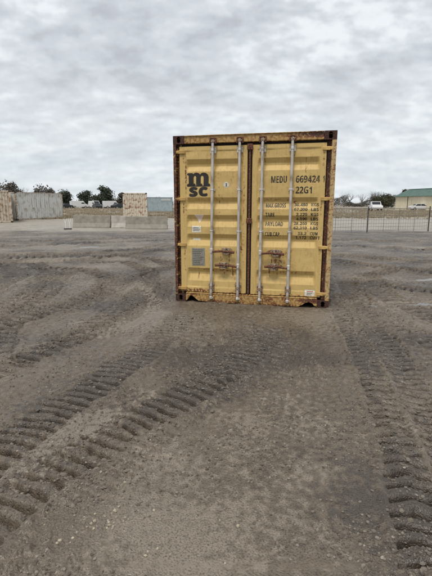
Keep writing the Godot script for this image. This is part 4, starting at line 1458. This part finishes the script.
# ------------------------------------------------------------------ materials
func make_materials() -> void:
	M.front = mat("yellow_paint", Color.WHITE, 0.62)
	M.front.albedo_texture = make_front_tex()
	M.front.heightmap_enabled = false
	M.paint = mottled("yellow_paint_side", [0.0, 0.3, 0.55, 1.0], [Color(0.40, 0.26, 0.17), Color(0.68, 0.55, 0.32), Color(0.78, 0.64, 0.37), Color(0.82, 0.70, 0.45)], 1.4, 0.65)
	M.galv = mottled("galvanised_steel", [0.0, 0.25, 0.4, 0.7, 1.0], [Color(0.52, 0.44, 0.37), Color(0.68, 0.65, 0.61), Color(0.755, 0.735, 0.71), Color(0.80, 0.785, 0.765), Color(0.85, 0.835, 0.82)], 0.6, 0.45, 0.25, 0.014, 21, 3.0)
	M.galv_rust = mottled("rusting_steel", [0.0, 0.38, 0.5, 0.62, 1.0], [Color(0.24, 0.16, 0.13), Color(0.42, 0.30, 0.23), Color(0.60, 0.52, 0.43), Color(0.70, 0.65, 0.58), Color(0.78, 0.74, 0.69)], 0.16, 0.65, 0.1, 0.02, 22)
	M.rusty = mottled("rusty_steel", [0.0, 0.4, 0.58, 0.8, 1.0], [Color(0.20, 0.125, 0.105), Color(0.33, 0.20, 0.15), Color(0.42, 0.265, 0.19), Color(0.52, 0.35, 0.24), Color(0.62, 0.49, 0.33)], 0.3, 0.85, 0.0, 0.02, 23)
	M.rusty_dark = mottled("dark_rust", [0.0, 0.45, 0.65, 1.0], [Color(0.12, 0.085, 0.08), Color(0.22, 0.14, 0.125), Color(0.32, 0.19, 0.15), Color(0.42, 0.27, 0.20)], 0.25, 0.85, 0.0, 0.02, 24)
	M.puddle = mat("muddy_water", Color(0.36, 0.32, 0.27), 0.16)
	M.rubber = mat("rubber", Color(0.13, 0.125, 0.12), 0.9)
	M.sticker = mottled("worn_sticker", [0.0, 0.35, 0.6, 1.0], [Color(0.62, 0.57, 0.46), Color(0.80, 0.78, 0.72), Color(0.87, 0.86, 0.82), Color(0.90, 0.89, 0.86)], 0.2, 0.7, 0.0, 0.02, 25)
	M.sticker_pink = mottled("worn_pink_sticker", [0.0, 0.35, 0.5, 1.0], [Color(0.78, 0.58, 0.48), Color(0.88, 0.76, 0.69), Color(0.92, 0.88, 0.84), Color(0.93, 0.91, 0.88)], 0.16, 0.7, 0.0, 0.02, 26)
	M.print_grey = mat("print", Color(0.36, 0.35, 0.33), 0.8)
	M.print_red = mat("red_print", Color(0.62, 0.30, 0.25), 0.8)
	M.plate = mottled("metal_plate", [0.0, 0.4, 0.6, 1.0], [Color(0.45, 0.43, 0.38), Color(0.54, 0.53, 0.49), Color(0.60, 0.59, 0.56), Color(0.66, 0.65, 0.62)], 0.2, 0.5, 0.2, 0.02, 27)
	M.tan_rust = mottled("tan_weathered", [0.0, 0.30, 0.42, 0.6, 1.0], [Color(0.40, 0.29, 0.22), Color(0.58, 0.48, 0.39), Color(0.70, 0.65, 0.58), Color(0.745, 0.705, 0.645), Color(0.79, 0.76, 0.715)], 3.4, 0.8, 0.0, 0.022, 31, 1.6)
	M.white_dirty = mottled("dirty_white", [0.0, 0.28, 0.42, 0.65, 1.0], [Color(0.54, 0.48, 0.40), Color(0.71, 0.69, 0.65), Color(0.80, 0.795, 0.775), Color(0.825, 0.825, 0.81), Color(0.85, 0.85, 0.84)], 5.0, 0.75, 0.0, 0.02, 32, 1.6)
	M.white_rail = mottled("dirty_white_rail", [0.0, 0.4, 0.55, 1.0], [Color(0.45, 0.36, 0.28), Color(0.60, 0.54, 0.46), Color(0.74, 0.72, 0.68), Color(0.8, 0.79, 0.77)], 1.5, 0.8, 0.0, 0.02, 33)
	M.white_clean = mottled("white_print", [0.0, 0.4, 0.6, 1.0], [Color(0.74, 0.73, 0.71), Color(0.81, 0.81, 0.80), Color(0.84, 0.84, 0.83), Color(0.87, 0.87, 0.86)], 1.5, 0.7, 0.0, 0.02, 37)
	M.cream_rust = mottled("cream_rust", [0.0, 0.28, 0.35, 0.43, 1.0], [Color(0.36, 0.22, 0.16), Color(0.58, 0.43, 0.34), Color(0.74, 0.69, 0.61), Color(0.78, 0.74, 0.67), Color(0.81, 0.78, 0.73)], 4.5, 0.8, 0.0, 0.03, 34, 1.3)
	M.blue_pale = mottled("pale_blue", [0.0, 0.4, 0.6, 1.0], [Color(0.58, 0.62, 0.635), Color(0.67, 0.72, 0.74), Color(0.70, 0.755, 0.775), Color(0.74, 0.79, 0.81)], 5.0, 0.7, 0.0, 0.012, 35)
	M.blue_rail = mottled("blue_grey_rail", [0.0, 0.4, 0.6, 1.0], [Color(0.36, 0.35, 0.34), Color(0.50, 0.55, 0.57), Color(0.55, 0.61, 0.64), Color(0.62, 0.68, 0.70)], 1.5, 0.75, 0.0, 0.02, 36)
	M.concrete = mottled("concrete", [0.0, 0.3, 0.7, 1.0], [Color(0.45, 0.43, 0.395), Color(0.52, 0.50, 0.46), Color(0.565, 0.545, 0.505), Color(0.61, 0.59, 0.55)], 2.5, 0.9, 0.0, 0.012, 41)
	M.concrete_white = mottled("whitewashed_concrete", [0.0, 0.3, 0.6, 1.0], [Color(0.52, 0.50, 0.465), Color(0.62, 0.60, 0.57), Color(0.67, 0.65, 0.62), Color(0.72, 0.70, 0.675)], 2.5, 0.9, 0.0, 0.012, 42)
	M.wire = mat("zinc_wire", Color(0.50, 0.49, 0.47), 0.6, 0.2)
	M.dark_post = mat("dark_post", Color(0.27, 0.26, 0.25), 0.8)
	M.white_paint = mat("white_paint", Color(0.87, 0.86, 0.83), 0.7)
	M.car_white = mat("white_car_paint", Color(0.82, 0.82, 0.82), 0.35)
	M.car_dark = mat("dark_car_paint", Color(0.15, 0.155, 0.17), 0.3)
	M.car_glass = mat("car_glass", Color(0.14, 0.16, 0.17), 0.1)
	M.cream_wall = mottled("cream_sheet", [0.0, 0.4, 0.6, 1.0], [Color(0.80, 0.755, 0.65), Color(0.83, 0.79, 0.69), Color(0.85, 0.81, 0.715), Color(0.87, 0.83, 0.74)], 9.0, 0.65, 0.0, 0.008, 43)
	M.cream_door = mat("cream_trim", Color(0.80, 0.76, 0.68), 0.7)
	M.green_roof = mottled("green_roof_sheet", [0.0, 0.4, 0.6, 1.0], [Color(0.32, 0.42, 0.39), Color(0.36, 0.47, 0.43), Color(0.39, 0.50, 0.46), Color(0.44, 0.54, 0.50)], 6.0, 0.5, 0.0, 0.012, 44)
	M.bay = mat("bay_door", Color(0.22, 0.17, 0.15), 0.85)
	M.bark = mat("bark", lin(0.085, 0.07, 0.055), 0.95)
	M.twig = mat("twigs", lin(0.125, 0.108, 0.095), 0.95)
	for e in [["leaf", 0.042, 0.056, 0.032], ["leaf_olive", 0.066, 0.066, 0.034], ["leaf_brown", 0.075, 0.068, 0.048], ["leaf_twig", 0.115, 0.10, 0.085], ["leaf_far", 0.105, 0.095, 0.078]]:
		var m := mat(e[0], lin(e[1], e[2], e[3]), 0.85)
		m.vertex_color_use_as_albedo = true
		m.cull_mode = BaseMaterial3D.CULL_DISABLED
		M[e[0]] = m

# ------------------------------------------------------------------
func _ready() -> void:
	rng.seed = 20240
	var cam := Camera3D.new()
	cam.name = "camera"
	cam.position = Vector3(0, EYE, 0)
	cam.rotation_degrees = Vector3(-11.13, 0, 0)
	cam.fov = 67.38
	cam.near = 0.05
	cam.far = 6000.0
	add_child(cam)
	cam.current = true
	var env := Environment.new()
	env.background_mode = Environment.BG_SKY
	var pm := PanoramaSkyMaterial.new()
	pm.panorama = ImageTexture.create_from_image(make_sky())
	var sky := Sky.new()
	sky.sky_material = pm
	env.sky = sky
	env.tonemap_mode = Environment.TONE_MAPPER_LINEAR
	env.tonemap_exposure = 1.5
	env.sdfgi_enabled = true
	env.ssao_enabled = true
	env.ssil_enabled = true
	var we := WorldEnvironment.new()
	we.name = "world"
	we.environment = env
	add_child(we)
	var sun := DirectionalLight3D.new()
	sun.name = "sun"
	sun.light_energy = 0.5
	sun.light_angular_distance = 16.0
	sun.light_color = Color(1.0, 0.965, 0.92)
	sun.rotation_degrees = Vector3(-64, -24, 0)
	sun.shadow_enabled = true
	add_child(sun)
	print("sky ", Time.get_ticks_msec())
	make_materials()
	print("materials ", Time.get_ticks_msec())
	make_ground()
	print("ground ", Time.get_ticks_msec())
	make_puddles()
	make_container()
	make_far_containers()
	make_building()
	make_trees()
	print("trees ", Time.get_ticks_msec())
	barrier("grey concrete barrier in front of the cream container", Vector3(-4.3, 0, -27.1), 2.0, 2.55, M.concrete)
	barrier("grey concrete barrier right of the small white forked stand", Vector3(-8.1, 0, -28.6), -3.0, 2.45, M.concrete)
	barrier("short whitewashed concrete barrier between the two grey ones", Vector3(-6.25, 0, -28.2), 4.0, 0.95, M.concrete_white)
	make_fence()
	make_stand()
	make_vehicles()
	make_gravel()
	print("done ", Time.get_ticks_msec())
